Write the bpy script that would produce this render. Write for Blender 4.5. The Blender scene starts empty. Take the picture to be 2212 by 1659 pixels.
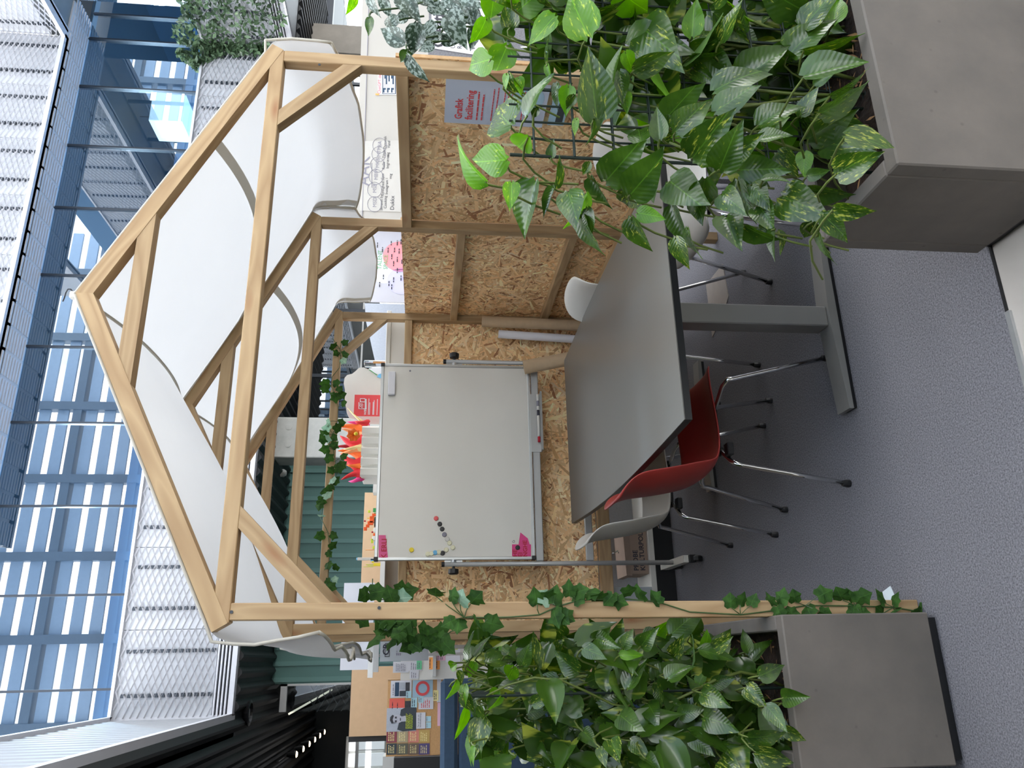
import bpy, bmesh, math, random
from mathutils import Vector, Matrix, noise
random.seed(7)
SC = bpy.context.scene
COL = SC.collection
PI = math.pi

# ---------------------------------------------------------------- camera
CAM = Vector((-0.1405, -2.3803, 1.5533))
YAW, PIT, ROL, FPX = -0.3443, -0.1101, 0.0169, 1674.4
FW = Vector((-math.sin(YAW)*math.cos(PIT), math.cos(YAW)*math.cos(PIT), math.sin(PIT)))
_r = Vector((math.cos(YAW), math.sin(YAW), 0)); _u = _r.cross(FW)
CR = _r*math.cos(ROL) + _u*math.sin(ROL)
CU = -_r*math.sin(ROL) + _u*math.cos(ROL)
cam = bpy.data.cameras.new('camera'); cam.sensor_fit = 'HORIZONTAL'; cam.sensor_width = 36
cam.lens = 36*FPX/2212; cam.clip_start = 0.05; cam.clip_end = 300
camo = bpy.data.objects.new('camera', cam); COL.objects.link(camo)
# the phone was held sideways, so the picture is turned a quarter: world up is image left
camo.matrix_world = Matrix((( -CU.x, CR.x, -FW.x, CAM.x), (-CU.y, CR.y, -FW.y, CAM.y),
                            (-CU.z, CR.z, -FW.z, CAM.z), (0, 0, 0, 1)))
SC.camera = camo

# ---------------------------------------------------------------- sky, light, exposure
SC.view_settings.view_transform = 'Standard'; SC.view_settings.look = 'None'
SC.view_settings.gamma = 1; SC.view_settings.use_curve_mapping = False
SC.view_settings.exposure = 1.2
SKY = 4.0
w = bpy.data.worlds.new('sky'); SC.world = w; w.use_nodes = True
nt = w.node_tree; nt.nodes.clear()
_o = nt.nodes.new('ShaderNodeOutputWorld'); _b = nt.nodes.new('ShaderNodeBackground')
_tc = nt.nodes.new('ShaderNodeTexCoord'); _n = nt.nodes.new('ShaderNodeTexNoise')
_n.inputs['Scale'].default_value = 3.0; _n.inputs['Detail'].default_value = 7; _n.inputs['Roughness'].default_value = .6
_cr = nt.nodes.new('ShaderNodeValToRGB')
_cr.color_ramp.elements[0].position = .34; _cr.color_ramp.elements[0].color = (.42, .58, .80, 1)
_cr.color_ramp.elements[1].position = .50; _cr.color_ramp.elements[1].color = (1.0, 1.0, 1.0, 1)
nt.links.new(_tc.outputs['Generated'], _n.inputs['Vector']); nt.links.new(_n.outputs['Fac'], _cr.inputs['Fac'])
nt.links.new(_cr.outputs['Color'], _b.inputs['Color']); _b.inputs['Strength'].default_value = SKY
nt.links.new(_b.outputs['Background'], _o.inputs['Surface'])
SUN = 0.0

# ---------------------------------------------------------------- pixel rays (frame 2212 x 1659) for measuring
def ray(x, y):
    u = 1659-y
    return FW + CR*((u-829.5)/FPX) - CU*((x-1106)/FPX)
def at(ax, val, x, y):
    d = ray(x, y); t = (val-CAM[ax])/d[ax]; return CAM + d*t
def atY(x, y, Y): return at(1, Y, x, y)
def atX(x, y, X): return at(0, X, x, y)
def atZ(x, y, Z): return at(2, Z, x, y)

# ---------------------------------------------------------------- materials
MATS = {}
def srgb(r, g, b):
    f = lambda c: (c/12.92 if c <= .04045 else ((c+.055)/1.055)**2.4)
    return (f(r/255), f(g/255), f(b/255), 1)
def nmat(name):
    m = bpy.data.materials.new(name); m.use_nodes = True
    t = m.node_tree; b = t.nodes['Principled BSDF']; MATS[name] = m
    return m, t, b
def mat(name, c, rough=.6, metal=0, var=.06, scale=8, bump=0, bscale=60, spec=.5, trans=0, emit=None):
    m, t, b = nmat(name)
    b.inputs['Roughness'].default_value = rough; b.inputs['Metallic'].default_value = metal
    b.inputs['Specular IOR Level'].default_value = spec
    tc = t.nodes.new('ShaderNodeTexCoord')
    if var > 0:
        n = t.nodes.new('ShaderNodeTexNoise'); n.inputs['Scale'].default_value = scale; n.inputs['Detail'].default_value = 5
        t.links.new(tc.outputs['Object'], n.inputs['Vector'])
        r = t.nodes.new('ShaderNodeValToRGB')
        r.color_ramp.elements[0].position = .3; r.color_ramp.elements[1].position = .7
        r.color_ramp.elements[0].color = tuple(x*(1-var) for x in c[:3])+(1,)
        r.color_ramp.elements[1].color = tuple(min(1, x*(1+var)) for x in c[:3])+(1,)
        t.links.new(n.outputs['Fac'], r.inputs['Fac']); t.links.new(r.outputs['Color'], b.inputs['Base Color'])
    else: b.inputs['Base Color'].default_value = c
    if bump:
        n2 = t.nodes.new('ShaderNodeTexNoise'); n2.inputs['Scale'].default_value = bscale; n2.inputs['Detail'].default_value = 3
        t.links.new(tc.outputs['Object'], n2.inputs['Vector'])
        bp = t.nodes.new('ShaderNodeBump'); bp.inputs['Strength'].default_value = bump; bp.inputs['Distance'].default_value = .01
        t.links.new(n2.outputs['Fac'], bp.inputs['Height']); t.links.new(bp.outputs['Normal'], b.inputs['Normal'])
    if emit:
        b.inputs['Emission Color'].default_value = emit[0]; b.inputs['Emission Strength'].default_value = emit[1]
    if trans:
        o = t.nodes['Material Output']; tr = t.nodes.new('ShaderNodeBsdfTranslucent'); mx = t.nodes.new('ShaderNodeMixShader')
        tr.inputs['Color'].default_value = c; mx.inputs['Fac'].default_value = trans
        t.links.new(b.outputs['BSDF'], mx.inputs[1]); t.links.new(tr.outputs['BSDF'], mx.inputs[2]); t.links.new(mx.outputs['Shader'], o.inputs['Surface'])
    return m

def pine():
    m, t, b = nmat('pine'); L = t.links.new
    tc = t.nodes.new('ShaderNodeTexCoord'); oi = t.nodes.new('ShaderNodeObjectInfo')
    ad = t.nodes.new('ShaderNodeVectorMath'); ad.operation = 'ADD'
    sc = t.nodes.new('ShaderNodeVectorMath'); sc.operation = 'SCALE'; sc.inputs['Scale'].default_value = 13.7
    cb = t.nodes.new('ShaderNodeCombineXYZ')
    for k in 'XYZ': L(oi.outputs['Random'], cb.inputs[k])
    L(cb.outputs[0], sc.inputs[0]); L(tc.outputs['Object'], ad.inputs[0]); L(sc.outputs[0], ad.inputs[1])
    mp = t.nodes.new('ShaderNodeMapping'); mp.inputs['Scale'].default_value = (1.1, 9, 9); L(ad.outputs[0], mp.inputs['Vector'])
    wv = t.nodes.new('ShaderNodeTexNoise'); wv.inputs['Scale'].default_value = 1.6; wv.inputs['Detail'].default_value = 1.5
    L(mp.outputs[0], wv.inputs['Vector'])
    mul = t.nodes.new('ShaderNodeMath'); mul.operation = 'MULTIPLY'; mul.inputs[1].default_value = 10; L(wv.outputs['Fac'], mul.inputs[0])
    fr = t.nodes.new('ShaderNodeMath'); fr.operation = 'PINGPONG'; fr.inputs[1].default_value = 1; L(mul.outputs[0], fr.inputs[0])
    cr = t.nodes.new('ShaderNodeValToRGB'); e = cr.color_ramp.elements
    e[0].position = 0; e[0].color = srgb(160, 130, 93); e[1].position = 1; e[1].color = srgb(180, 152, 113)
    L(fr.outputs[0], cr.inputs['Fac'])
    # knots
    mp2 = t.nodes.new('ShaderNodeMapping'); mp2.inputs['Scale'].default_value = (3.0, 10, 10); L(ad.outputs[0], mp2.inputs['Vector'])
    vo = t.nodes.new('ShaderNodeTexVoronoi'); vo.inputs['Scale'].default_value = 1.0; L(mp2.outputs[0], vo.inputs['Vector'])
    kr = t.nodes.new('ShaderNodeValToRGB'); k = kr.color_ramp.elements
    k[0].position = .0; k[0].color = (1, 1, 1, 1); k[1].position = .2; k[1].color = (0, 0, 0, 1)
    L(vo.outputs['Distance'], kr.inputs['Fac'])
    mx = t.nodes.new('ShaderNodeMix'); mx.data_type = 'RGBA'; L(kr.outputs['Color'], mx.inputs[0]); L(cr.outputs['Color'], mx.inputs[6])
    mx.inputs[7].default_value = srgb(146, 96, 58)
    hv = t.nodes.new('ShaderNodeHueSaturation'); va = t.nodes.new('ShaderNodeMapRange'); va.inputs[3].default_value = .90; va.inputs[4].default_value = 1.06
    L(oi.outputs['Random'], va.inputs[0]); L(va.outputs[0], hv.inputs['Value']); L(mx.outputs[2], hv.inputs['Color'])
    L(hv.outputs['Color'], b.inputs['Base Color']); b.inputs['Roughness'].default_value = .62
    return m
def carpet():
    m, t, b = nmat('carpet'); L = t.links.new
    tc = t.nodes.new('ShaderNodeTexCoord'); n = t.nodes.new('ShaderNodeTexNoise'); n.inputs['Scale'].default_value = 190; n.inputs['Detail'].default_value = 5; n.inputs['Roughness'].default_value = .7
    n2 = t.nodes.new('ShaderNodeTexNoise'); n2.inputs['Scale'].default_value = 4
    L(tc.outputs['Object'], n.inputs['Vector']); L(tc.outputs['Object'], n2.inputs['Vector'])
    cr = t.nodes.new('ShaderNodeValToRGB'); e = cr.color_ramp.elements
    e[0].position = .34; e[0].color = srgb(80, 80, 84); e[1].position = .66; e[1].color = srgb(140, 139, 144)
    L(n.outputs['Fac'], cr.inputs['Fac'])
    hv = t.nodes.new('ShaderNodeHueSaturation'); va = t.nodes.new('ShaderNodeMapRange'); va.inputs[3].default_value = .93; va.inputs[4].default_value = 1.07
    L(n2.outputs['Fac'], va.inputs[0]); L(va.outputs[0], hv.inputs['Value']); L(cr.outputs['Color'], hv.inputs['Color'])
    L(hv.outputs['Color'], b.inputs['Base Color']); b.inputs['Roughness'].default_value = .95; b.inputs['Specular IOR Level'].default_value = .1
    bp = t.nodes.new('ShaderNodeBump'); bp.inputs['Strength'].default_value = .12; bp.inputs['Distance'].default_value = .003
    L(n.outputs['Fac'], bp.inputs['Height']); L(bp.outputs['Normal'], b.inputs['Normal'])
def concrete(name, c1, c2, stain=.5, scale=5):
    m, t, b = nmat(name); L = t.links.new
    tc = t.nodes.new('ShaderNodeTexCoord'); n = t.nodes.new('ShaderNodeTexNoise'); n.inputs['Scale'].default_value = scale; n.inputs['Detail'].default_value = 8; n.inputs['Roughness'].default_value = .6
    L(tc.outputs['Object'], n.inputs['Vector'])
    cr = t.nodes.new('ShaderNodeValToRGB'); e = cr.color_ramp.elements; e[0].position = .3; e[0].color = c1; e[1].position = .7; e[1].color = c2
    L(n.outputs['Fac'], cr.inputs['Fac'])
    v = t.nodes.new('ShaderNodeTexVoronoi'); v.inputs['Scale'].default_value = 14; v.inputs['Randomness'].default_value = 1; L(tc.outputs['Object'], v.inputs['Vector'])
    k = t.nodes.new('ShaderNodeValToRGB'); k.color_ramp.elements[0].position = .03; k.color_ramp.elements[0].color = (.35, .33, .31, 1); k.color_ramp.elements[1].position = .09; k.color_ramp.elements[1].color = (1, 1, 1, 1)
    L(v.outputs['Distance'], k.inputs['Fac'])
    mx = t.nodes.new('ShaderNodeMix'); mx.data_type = 'RGBA'; mx.blend_type = 'MULTIPLY'; mx.inputs[0].default_value = stain
    L(cr.outputs['Color'], mx.inputs[6]); L(k.outputs['Color'], mx.inputs[7]); L(mx.outputs[2], b.inputs['Base Color'])
    b.inputs['Roughness'].default_value = .75
    bp = t.nodes.new('ShaderNodeBump'); bp.inputs['Strength'].default_value = .15; bp.inputs['Distance'].default_value = .01
    L(n.outputs['Fac'], bp.inputs['Height']); L(bp.outputs['Normal'], b.inputs['Normal'])
def flakes():
    m, t, b = nmat('wood_flakes'); L = t.links.new
    a = t.nodes.new('ShaderNodeVertexColor'); a.layer_name = 'Col'
    L(a.outputs['Color'], b.inputs['Base Color']); b.inputs['Roughness'].default_value = .6; b.inputs['Specular IOR Level'].default_value = .3
def leafmat(name, dark, mid, fleck, amount, rough=.3, trans=.25, blot=False, spec=.65):
    m, t, b = nmat(name); L = t.links.new
    tc = t.nodes.new('ShaderNodeTexCoord'); oi = t.nodes.new('ShaderNodeObjectInfo')
    cb = t.nodes.new('ShaderNodeCombineXYZ'); s = t.nodes.new('ShaderNodeVectorMath'); s.operation = 'SCALE'; s.inputs['Scale'].default_value = 31
    for k in 'XYZ': L(oi.outputs['Random'], cb.inputs[k])
    L(cb.outputs[0], s.inputs[0]); ad = t.nodes.new('ShaderNodeVectorMath'); ad.operation = 'ADD'
    L(tc.outputs['Object'], ad.inputs[0]); L(s.outputs[0], ad.inputs[1])
    n = t.nodes.new('ShaderNodeTexNoise'); n.inputs['Scale'].default_value = 2.2; n.inputs['Detail'].default_value = 3; L(ad.outputs[0], n.inputs['Vector'])
    cr = t.nodes.new('ShaderNodeValToRGB'); e = cr.color_ramp.elements; e[0].position = .3; e[0].color = dark; e[1].position = .7; e[1].color = mid
    L(n.outputs['Fac'], cr.inputs['Fac'])
    mp = t.nodes.new('ShaderNodeMapping'); mp.inputs['Rotation'].default_value = (0, 0, .5 if not blot else 0); mp.inputs['Scale'].default_value = (22, 5, 6) if not blot else (11, 8, 8); L(ad.outputs[0], mp.inputs['Vector'])
    f = t.nodes.new('ShaderNodeTexNoise'); f.inputs['Scale'].default_value = 1; f.inputs['Detail'].default_value = 3; f.inputs['Roughness'].default_value = .6; L(mp.outputs[0], f.inputs['Vector'])
    thr = t.nodes.new('ShaderNodeMapRange'); thr.inputs[1].default_value = 0; thr.inputs[2].default_value = 1
    thr.inputs[3].default_value = amount[0]; thr.inputs[4].default_value = amount[1]; L(oi.outputs['Random'], thr.inputs[0])
    df = t.nodes.new('ShaderNodeMath'); df.operation = 'SUBTRACT'; L(f.outputs['Fac'], df.inputs[0]); L(thr.outputs[0], df.inputs[1])
    gn = t.nodes.new('ShaderNodeMath'); gn.operation = 'MULTIPLY'; gn.inputs[1].default_value = 9; gn.use_clamp = True; L(df.outputs[0], gn.inputs[0])
    mx = t.nodes.new('ShaderNodeMix'); mx.data_type = 'RGBA'; L(gn.outputs[0], mx.inputs[0]); L(cr.outputs['Color'], mx.inputs[6]); mx.inputs[7].default_value = fleck
    # pale midrib
    sx = t.nodes.new('ShaderNodeSeparateXYZ'); L(tc.outputs['Object'], sx.inputs[0])
    ab = t.nodes.new('ShaderNodeMath'); ab.operation = 'ABSOLUTE'; L(sx.outputs['X'], ab.inputs[0])
    mr = t.nodes.new('ShaderNodeMapRange'); mr.inputs[1].default_value = .004; mr.inputs[2].default_value = .014; mr.inputs[3].default_value = .45; mr.inputs[4].default_value = 0; L(ab.outputs[0], mr.inputs[0])
    m2 = t.nodes.new('ShaderNodeMix'); m2.data_type = 'RGBA'; L(mr.outputs[0], m2.inputs[0]); L(mx.outputs[2], m2.inputs[6]); m2.inputs[7].default_value = tuple(min(1, c*2.2) for c in mid[:3])+(1,)
    geo = t.nodes.new('ShaderNodeNewGeometry')
    m3 = t.nodes.new('ShaderNodeMix'); m3.data_type = 'RGBA'; L(geo.outputs['Backfacing'], m3.inputs[0]); L(m2.outputs[2], m3.inputs[6]); m3.inputs[7].default_value = tuple(min(1, c*1.25+.01) for c in mid[:3])+(1,)
    L(m3.outputs[2], b.inputs['Base Color']); b.inputs['Specular IOR Level'].default_value = spec
    rr = t.nodes.new('ShaderNodeMapRange'); rr.inputs[3].default_value = rough; rr.inputs[4].default_value = .6; L(geo.outputs['Backfacing'], rr.inputs[0]); L(rr.outputs[0], b.inputs['Roughness'])
    # side veins as fine relief
    wv = t.nodes.new('ShaderNodeTexWave'); wv.inputs['Scale'].default_value = 3.2; wv.inputs['Distortion'].default_value = .6
    vm = t.nodes.new('ShaderNodeCombineXYZ'); sm = t.nodes.new('ShaderNodeMath'); sm.operation = 'MULTIPLY_ADD'; sm.inputs[1].default_value = -.9; L(ab.outputs[0], sm.inputs[0]); L(sx.outputs['Y'], sm.inputs[2]); L(sm.outputs[0], vm.inputs['X'])
    L(vm.outputs[0], wv.inputs['Vector'])
    bp = t.nodes.new('ShaderNodeBump'); bp.inputs['Strength'].default_value = .06; bp.inputs['Distance'].default_value = .01; L(wv.outputs['Fac'], bp.inputs['Height']); L(bp.outputs['Normal'], b.inputs['Normal'])
    o = t.nodes['Material Output']; tr = t.nodes.new('ShaderNodeBsdfTranslucent'); ms = t.nodes.new('ShaderNodeMixShader'); ms.inputs[0].default_value = trans
    hv = t.nodes.new('ShaderNodeHueSaturation'); hv.inputs['Saturation'].default_value = 1.15; hv.inputs['Value'].default_value = 1.9; L(m2.outputs[2], hv.inputs['Color']); L(hv.outputs['Color'], tr.inputs['Color'])
    L(b.outputs['BSDF'], ms.inputs[1]); L(tr.outputs['BSDF'], ms.inputs[2]); L(ms.outputs[0], o.inputs['Surface'])
def glass(name, tint, refl, rough=0.0):
    m, t, b = nmat(name); L = t.links.new; t.nodes.remove(b)
    o = t.nodes['Material Output']; tr = t.nodes.new('ShaderNodeBsdfTransparent'); tr.inputs['Color'].default_value = tint
    g = t.nodes.new('ShaderNodeBsdfGlossy'); g.inputs['Roughness'].default_value = rough; g.inputs['Color'].default_value = (.9, .96, 1, 1)
    ms = t.nodes.new('ShaderNodeMixShader'); fr = t.nodes.new('ShaderNodeFresnel'); fr.inputs['IOR'].default_value = 1.5
    mr = t.nodes.new('ShaderNodeMath'); mr.operation = 'ADD'; mr.use_clamp = True; mr.inputs[1].default_value = refl; L(fr.outputs[0], mr.inputs[0])
    L(mr.outputs[0], ms.inputs[0]); L(tr.outputs[0], ms.inputs[1]); L(g.outputs[0], ms.inputs[2]); L(ms.outputs[0], o.inputs['Surface'])

pine(); carpet(); flakes()
concrete('planter_concrete', srgb(94, 89, 84), srgb(110, 103, 96), .35)
concrete('column_concrete', srgb(165, 166, 160), srgb(200, 200, 193), .25, 3)
concrete('brown_concrete', srgb(110, 104, 95), srgb(128, 122, 112), .2, 3)
concrete('floor_concrete', srgb(176, 170, 162), srgb(196, 190, 182), .1, 2)
mat('osb_base', srgb(196, 158, 114), .7, var=.15, scale=30)
mat('osb_edge', srgb(170, 128, 86), .8, var=.3, scale=90)
mat('cloth', (.64, .64, .64, 1), .9, var=.03, scale=3, bump=.08, bscale=12, spec=.1, trans=.30)
mat('cloth_hem', (.58, .55, .48, 1), .9, var=.03, spec=.1, trans=.2)
mat('table_laminate', srgb(106, 104, 99), .3, var=.02, scale=200)
mat('black_edge', srgb(24, 25, 27), .4, var=.05)
mat('grey_metal', srgb(176, 176, 174), .38, .25, var=.03)
mat('table_metal', srgb(138, 137, 134), .4, .35, var=.03)
mat('aluminium', srgb(196, 198, 198), .32, .7, var=.03)
mat('chrome', srgb(215, 215, 215), .08, 1, var=.02)
mat('black_plastic', srgb(22, 22, 24), .45, var=.05)
mat('red_plastic', srgb(152, 48, 43), .45, var=.03)
mat('white_plastic', srgb(226, 222, 214), .45, var=.02)
mat('warm_grey_plastic', srgb(204, 198, 188), .48, var=.02)
mat('board_white', srgb(216, 213, 205), .22, var=.012, scale=4)
mat('paint_white', srgb(208, 206, 199), .55, var=.02, scale=4)
mat('partition_white', srgb(176, 172, 164), .55, var=.02, scale=4)
mat('print_white', srgb(188, 188, 196), .7, var=.01)
mat('paper', srgb(214, 214, 219), .8, var=.01)
mat('paper_blue', srgb(188, 196, 212), .7, var=.02)
mat('paper_crease', srgb(188, 185, 178), .8, var=.02, bump=.5, bscale=9)
mat('cardboard', srgb(176, 152, 122), .85, var=.05, scale=30)
mat('brown_box', srgb(150, 130, 116), .85, var=.05)
mat('tape_pink', srgb(216, 60, 130), .3, var=.05)
mat('red_ink', srgb(178, 14, 40), .6, var=0)
mat('coral_ink', srgb(214, 70, 74), .6, var=0)
mat('dark_ink', srgb(40, 40, 52), .6, var=0)
mat('grey_ink', srgb(128, 126, 138), .6, var=0)
mat('green_ink', srgb(90, 160, 100), .6, var=0)
mat('sign_red', srgb(222, 74, 78), .35, var=.02)
mat('mesh_white', srgb(196, 196, 200), .45, .1, var=.02)
mat('parapet_panel', srgb(188, 190, 194), .6, var=.02)
mat('grey_mesh', srgb(120, 124, 126), .5, .2, var=.05)
mat('wing_mesh', srgb(146, 148, 151), .5, .1, var=.04)
mat('black_ceiling', srgb(34, 35, 36), .55, .2, var=.1)
mat('teal_wall', srgb(84, 122, 116), .6, var=.04, scale=3)
mat('teal_rib', srgb(96, 134, 128), .6, var=.04, scale=3)
mat('dark_frame', srgb(44, 50, 58), .4, .3, var=.05)
mat('interior_blue', srgb(96, 128, 158), .7, var=.05, scale=1)
mat('dark_interior', srgb(28, 32, 34), .6, var=.1)
mat('steel_paint', srgb(98, 114, 132), .5, .2)
mat('spandrel', srgb(148, 172, 200), .4, var=.04)
mat('lamp_shade', (.95, .95, .9, 1), .6, var=0, emit=((.92, 1, .95, 1), .2))
mat('spot_glow', (1, .85, .6, 1), .6, var=0, emit=((1, .8, .55, 1), 2.5))
mat('strip_glow', (1, 1, .8, 1), .6, var=0, emit=((1, .98, .8, 1), .4))
mat('daylit_pane', (.9, .93, .95, 1), .6, var=0, emit=((.95, .97, 1, 1), .5))
mat('blue_felt', srgb(64, 82, 102), .95, var=.06, scale=60, spec=.1)
mat('grey_felt', srgb(180, 185, 193), .95, var=.05, scale=80, spec=.1)
mat('grey_fabric', srgb(120, 120, 124), .95, var=.25, scale=120, spec=.1)
mat('tan_board', srgb(206, 172, 134), .8, var=.03, scale=20)
mat('cork', srgb(200, 156, 106), .9, var=.08, scale=90)
mat('soil', srgb(52, 38, 30), .95, var=.5, scale=40, bump=1, bscale=60)
mat('stem_green', srgb(92, 106, 46), .5, var=.15, scale=20)
mat('stem_dark', srgb(60, 84, 44), .5, var=.15, scale=20)
mat('trellis_green', srgb(14, 34, 26), .6, 0, var=.1)
mat('grey_sign', srgb(164, 170, 174), .5, var=.02)
mat('acrylic', srgb(214, 226, 230), .15, var=.02)
mat('hatch_metal', srgb(150, 141, 132), .5, .2, var=.04, scale=30)
mat('portrait_grey', srgb(60, 60, 64), .7, var=.3, scale=30)
for nme, c in dict(felt_red=(222, 44, 52), felt_dark_red=(168, 30, 44), felt_orange=(244, 120, 40), felt_light_orange=(246, 164, 110), felt_yellow=(240, 226, 160), felt_pink=(240, 70, 150),
                   felt_coral=(250, 130, 120), toy_orange=(238, 96, 36), toy_green=(60, 150, 80), toy_lime=(198, 214, 60), toy_white=(232, 232, 226), toy_blue=(110, 180, 220), toy_yellow=(232, 206, 50),
                   note_orange=(240, 160, 84), note_green=(110, 206, 150), note_pink=(232, 186, 204), note_blue=(176, 214, 222), card_red=(226, 98, 84), card_maroon=(140, 66, 78), card_khaki=(176, 160, 128),
                   card_rose=(212, 132, 116), card_ochre=(192, 160, 92), card_slate=(58, 66, 72), card_olive=(98, 98, 84), card_brown=(110, 92, 80), card_violet=(84, 74, 120), card_sky=(164, 194, 212), magnet_cream=(226, 222, 190)).items():
    mat(nme, srgb(*c), .6, var=.03)
leafmat('pothos_mature', srgb(36, 64, 18), srgb(64, 96, 28), srgb(160, 170, 68), (.54, .72), .24, .16)
leafmat('pothos_young', srgb(70, 122, 12), srgb(98, 150, 18), srgb(190, 214, 60), (.58, .74), .34, .42)
leafmat('satin_leaf', srgb(38, 56, 44), srgb(54, 74, 56), srgb(150, 164, 156), (.42, .52), .38, .12, True)
leafmat('ivy_leaf', srgb(32, 60, 22), srgb(58, 94, 36), srgb(110, 140, 70), (.66, .8), .7, .12, False, .2)
leafmat('ivy_pale', srgb(120, 156, 132), srgb(160, 190, 166), srgb(200, 214, 190), (.6, .8), .6, .2, False, .3)
leafmat('hedge_leaf', srgb(40, 58, 44), srgb(74, 98, 66), srgb(120, 140, 90), (.6, .8), .5, .1)
glass('facade_glass', (.55, .80, 1.0, 1), .16)
glass('dark_glass', (.55, .6, .62, 1), .12)
glass('clear_plastic', (.9, .94, .96, 1), .08, .1)

# ---------------------------------------------------------------- building blocks
WM = {}
class MB:
    def __init__(s): s.v = []; s.f = []; s.c = []
    def add(s, vs, fs, col=None):
        b = len(s.v); s.v += [tuple(p) for p in vs]; s.f += [tuple(i+b for i in f) for f in fs]
        s.c += [col]*len(fs)
        return s
    def box(s, x0, x1, y0, y1, z0, z1, c=0.0):
        if c <= 0:
            return s.add([(x, y, z) for x in (x0, x1) for y in (y0, y1) for z in (z0, z1)],
                         [(0, 1, 3, 2), (4, 6, 7, 5), (0, 4, 5, 1), (2, 3, 7, 6), (0, 2, 6, 4), (1, 5, 7, 3)])
        bm = bmesh.new(); bmesh.ops.create_cube(bm, size=1)
        for q in bm.verts:
            q.co = Vector(((x0+x1)/2+q.co.x*(x1-x0), (y0+y1)/2+q.co.y*(y1-y0), (z0+z1)/2+q.co.z*(z1-z0)))
        bmesh.ops.bevel(bm, geom=list(bm.edges), offset=c, segments=1, affect='EDGES')
        bm.verts.index_update(); bmesh.ops.recalc_face_normals(bm, faces=bm.faces)
        s.add([q.co for q in bm.verts], [[q.index for q in f.verts] for f in bm.faces]); bm.free(); return s
    def prism(s, poly, d):      # poly: list of Vectors in a plane, extruded by vector d
        n = len(poly); d = Vector(d)
        nrm = Vector((0, 0, 0))
        for i in range(n):
            a, b = Vector(poly[i]), Vector(poly[(i+1) % n]); nrm += a.cross(b)
        if nrm.dot(d) > 0: poly = poly[::-1]
        vs = [Vector(p) for p in poly]+[Vector(p)+d for p in poly]
        return s.add(vs, [tuple(range(n)), tuple(range(2*n-1, n-1, -1))]+[(i, n+i, n+(i+1) % n, (i+1) % n) for i in range(n)])
    def tube(s, pts, r, n=8, cap=True, r2=None):
        pts = [Vector(p) for p in pts]; m = len(pts); rings = []; prev = None
        for i, p in enumerate(pts):
            t = (pts[min(i+1, m-1)]-pts[max(i-1, 0)]); t.normalize()
            if prev is None:
                a = Vector((0, 0, 1)) if abs(t.z) < .9 else Vector((1, 0, 0)); x = t.cross(a).normalized()
            else: x = (prev - t*prev.dot(t)).normalized()
            prev = x; y = t.cross(x); rr = r if r2 is None else r+(r2-r)*i/(m-1)
            rings.append([p+(x*math.cos(2*PI*k/n)+y*math.sin(2*PI*k/n))*rr for k in range(n)])
        vs = [q for R_ in rings for q in R_]
        fs = [(i*n+k, i*n+(k+1) % n, (i+1)*n+(k+1) % n, (i+1)*n+k) for i in range(m-1) for k in range(n)]
        if cap: fs += [tuple(range(n))[::-1], tuple((m-1)*n+k for k in range(n))]
        return s.add(vs, fs)
    def lathe(s, prof, c=(0, 0, 0), ax=(0, 0, 1), n=16):   # prof: (r, h)
        ax = Vector(ax).normalized(); a = Vector((1, 0, 0)) if abs(ax.x) < .9 else Vector((0, 1, 0))
        x = ax.cross(a).normalized(); y = ax.cross(x); c = Vector(c); vs = []; m = len(prof)
        for r, h in prof:
            vs += [c+ax*h+(x*math.cos(2*PI*k/n)+y*math.sin(2*PI*k/n))*max(r, 1e-5) for k in range(n)]
        fs = [(i*n+k, i*n+(k+1) % n, (i+1)*n+(k+1) % n, (i+1)*n+k) for i in range(m-1) for k in range(n)]
        fs += [tuple(range(n))[::-1], tuple((m-1)*n+k for k in range(n))]
        return s.add(vs, fs)
    def grid(s, P, nu, nv):
        return s.add([P(i, j) for i in range(nu+1) for j in range(nv+1)],
                     [(i*(nv+1)+j, (i+1)*(nv+1)+j, (i+1)*(nv+1)+j+1, i*(nv+1)+j+1) for i in range(nu) for j in range(nv)])
    def quad(s, a, b, c, d, th=.002):
        a, b, c, d = map(Vector, (a, b, c, d)); n = (b-a).cross(d-a).normalized()
        return s.prism([a, b, c, d], -n*th)
    def mesh(s, name, smooth=False):
        me = bpy.data.meshes.new(name); me.from_pydata(s.v, [], s.f); me.update()
        if any(c is not None for c in s.c):
            at_ = me.color_attributes.new('Col', 'FLOAT_COLOR', 'CORNER'); k = 0; buf = []
            for f, c in zip(s.f, s.c):
                for _ in f: buf += list(c or (1, 1, 1, 1))
            at_.data.foreach_set('color', buf)
        if smooth: me.polygons.foreach_set('use_smooth', [True]*len(me.polygons))
        return me
def link(name, me, m=None, parent=None, M=None):
    o = bpy.data.objects.new(name, me); COL.objects.link(o)
    if m and me and not me.materials: me.materials.append(MATS[m])
    M = M or Matrix.Identity(4); WM[o.name] = M; o.matrix_basis = M
    if parent is not None:
        o.parent = parent; o.matrix_parent_inverse = WM[parent.name].inverted()
    return o
def part(name, mb, m, parent=None, smooth=False, M=None): return link(name, mb.mesh(name, smooth), m, parent, M)
def tag(o, label, cat, group=None, kind=None):
    if label: o['label'] = label
    if cat: o['category'] = cat
    if group: o['group'] = group
    if kind: o['kind'] = kind
    return o
def thing(name, loc, label, cat, group=None):
    o = link(name, None, None, None, Matrix.Translation(Vector(loc))); o.empty_display_size = .1
    return tag(o, label, cat, group)
def single(name, mb, m, label, cat, group=None, smooth=False, M=None): return tag(part(name, mb, m, None, smooth, M), label, cat, group)
def struct(name, mb, m, parent=None):
    o = part(name, mb, m, parent)
    if parent is None: o['kind'] = 'structure'
    return o
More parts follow.
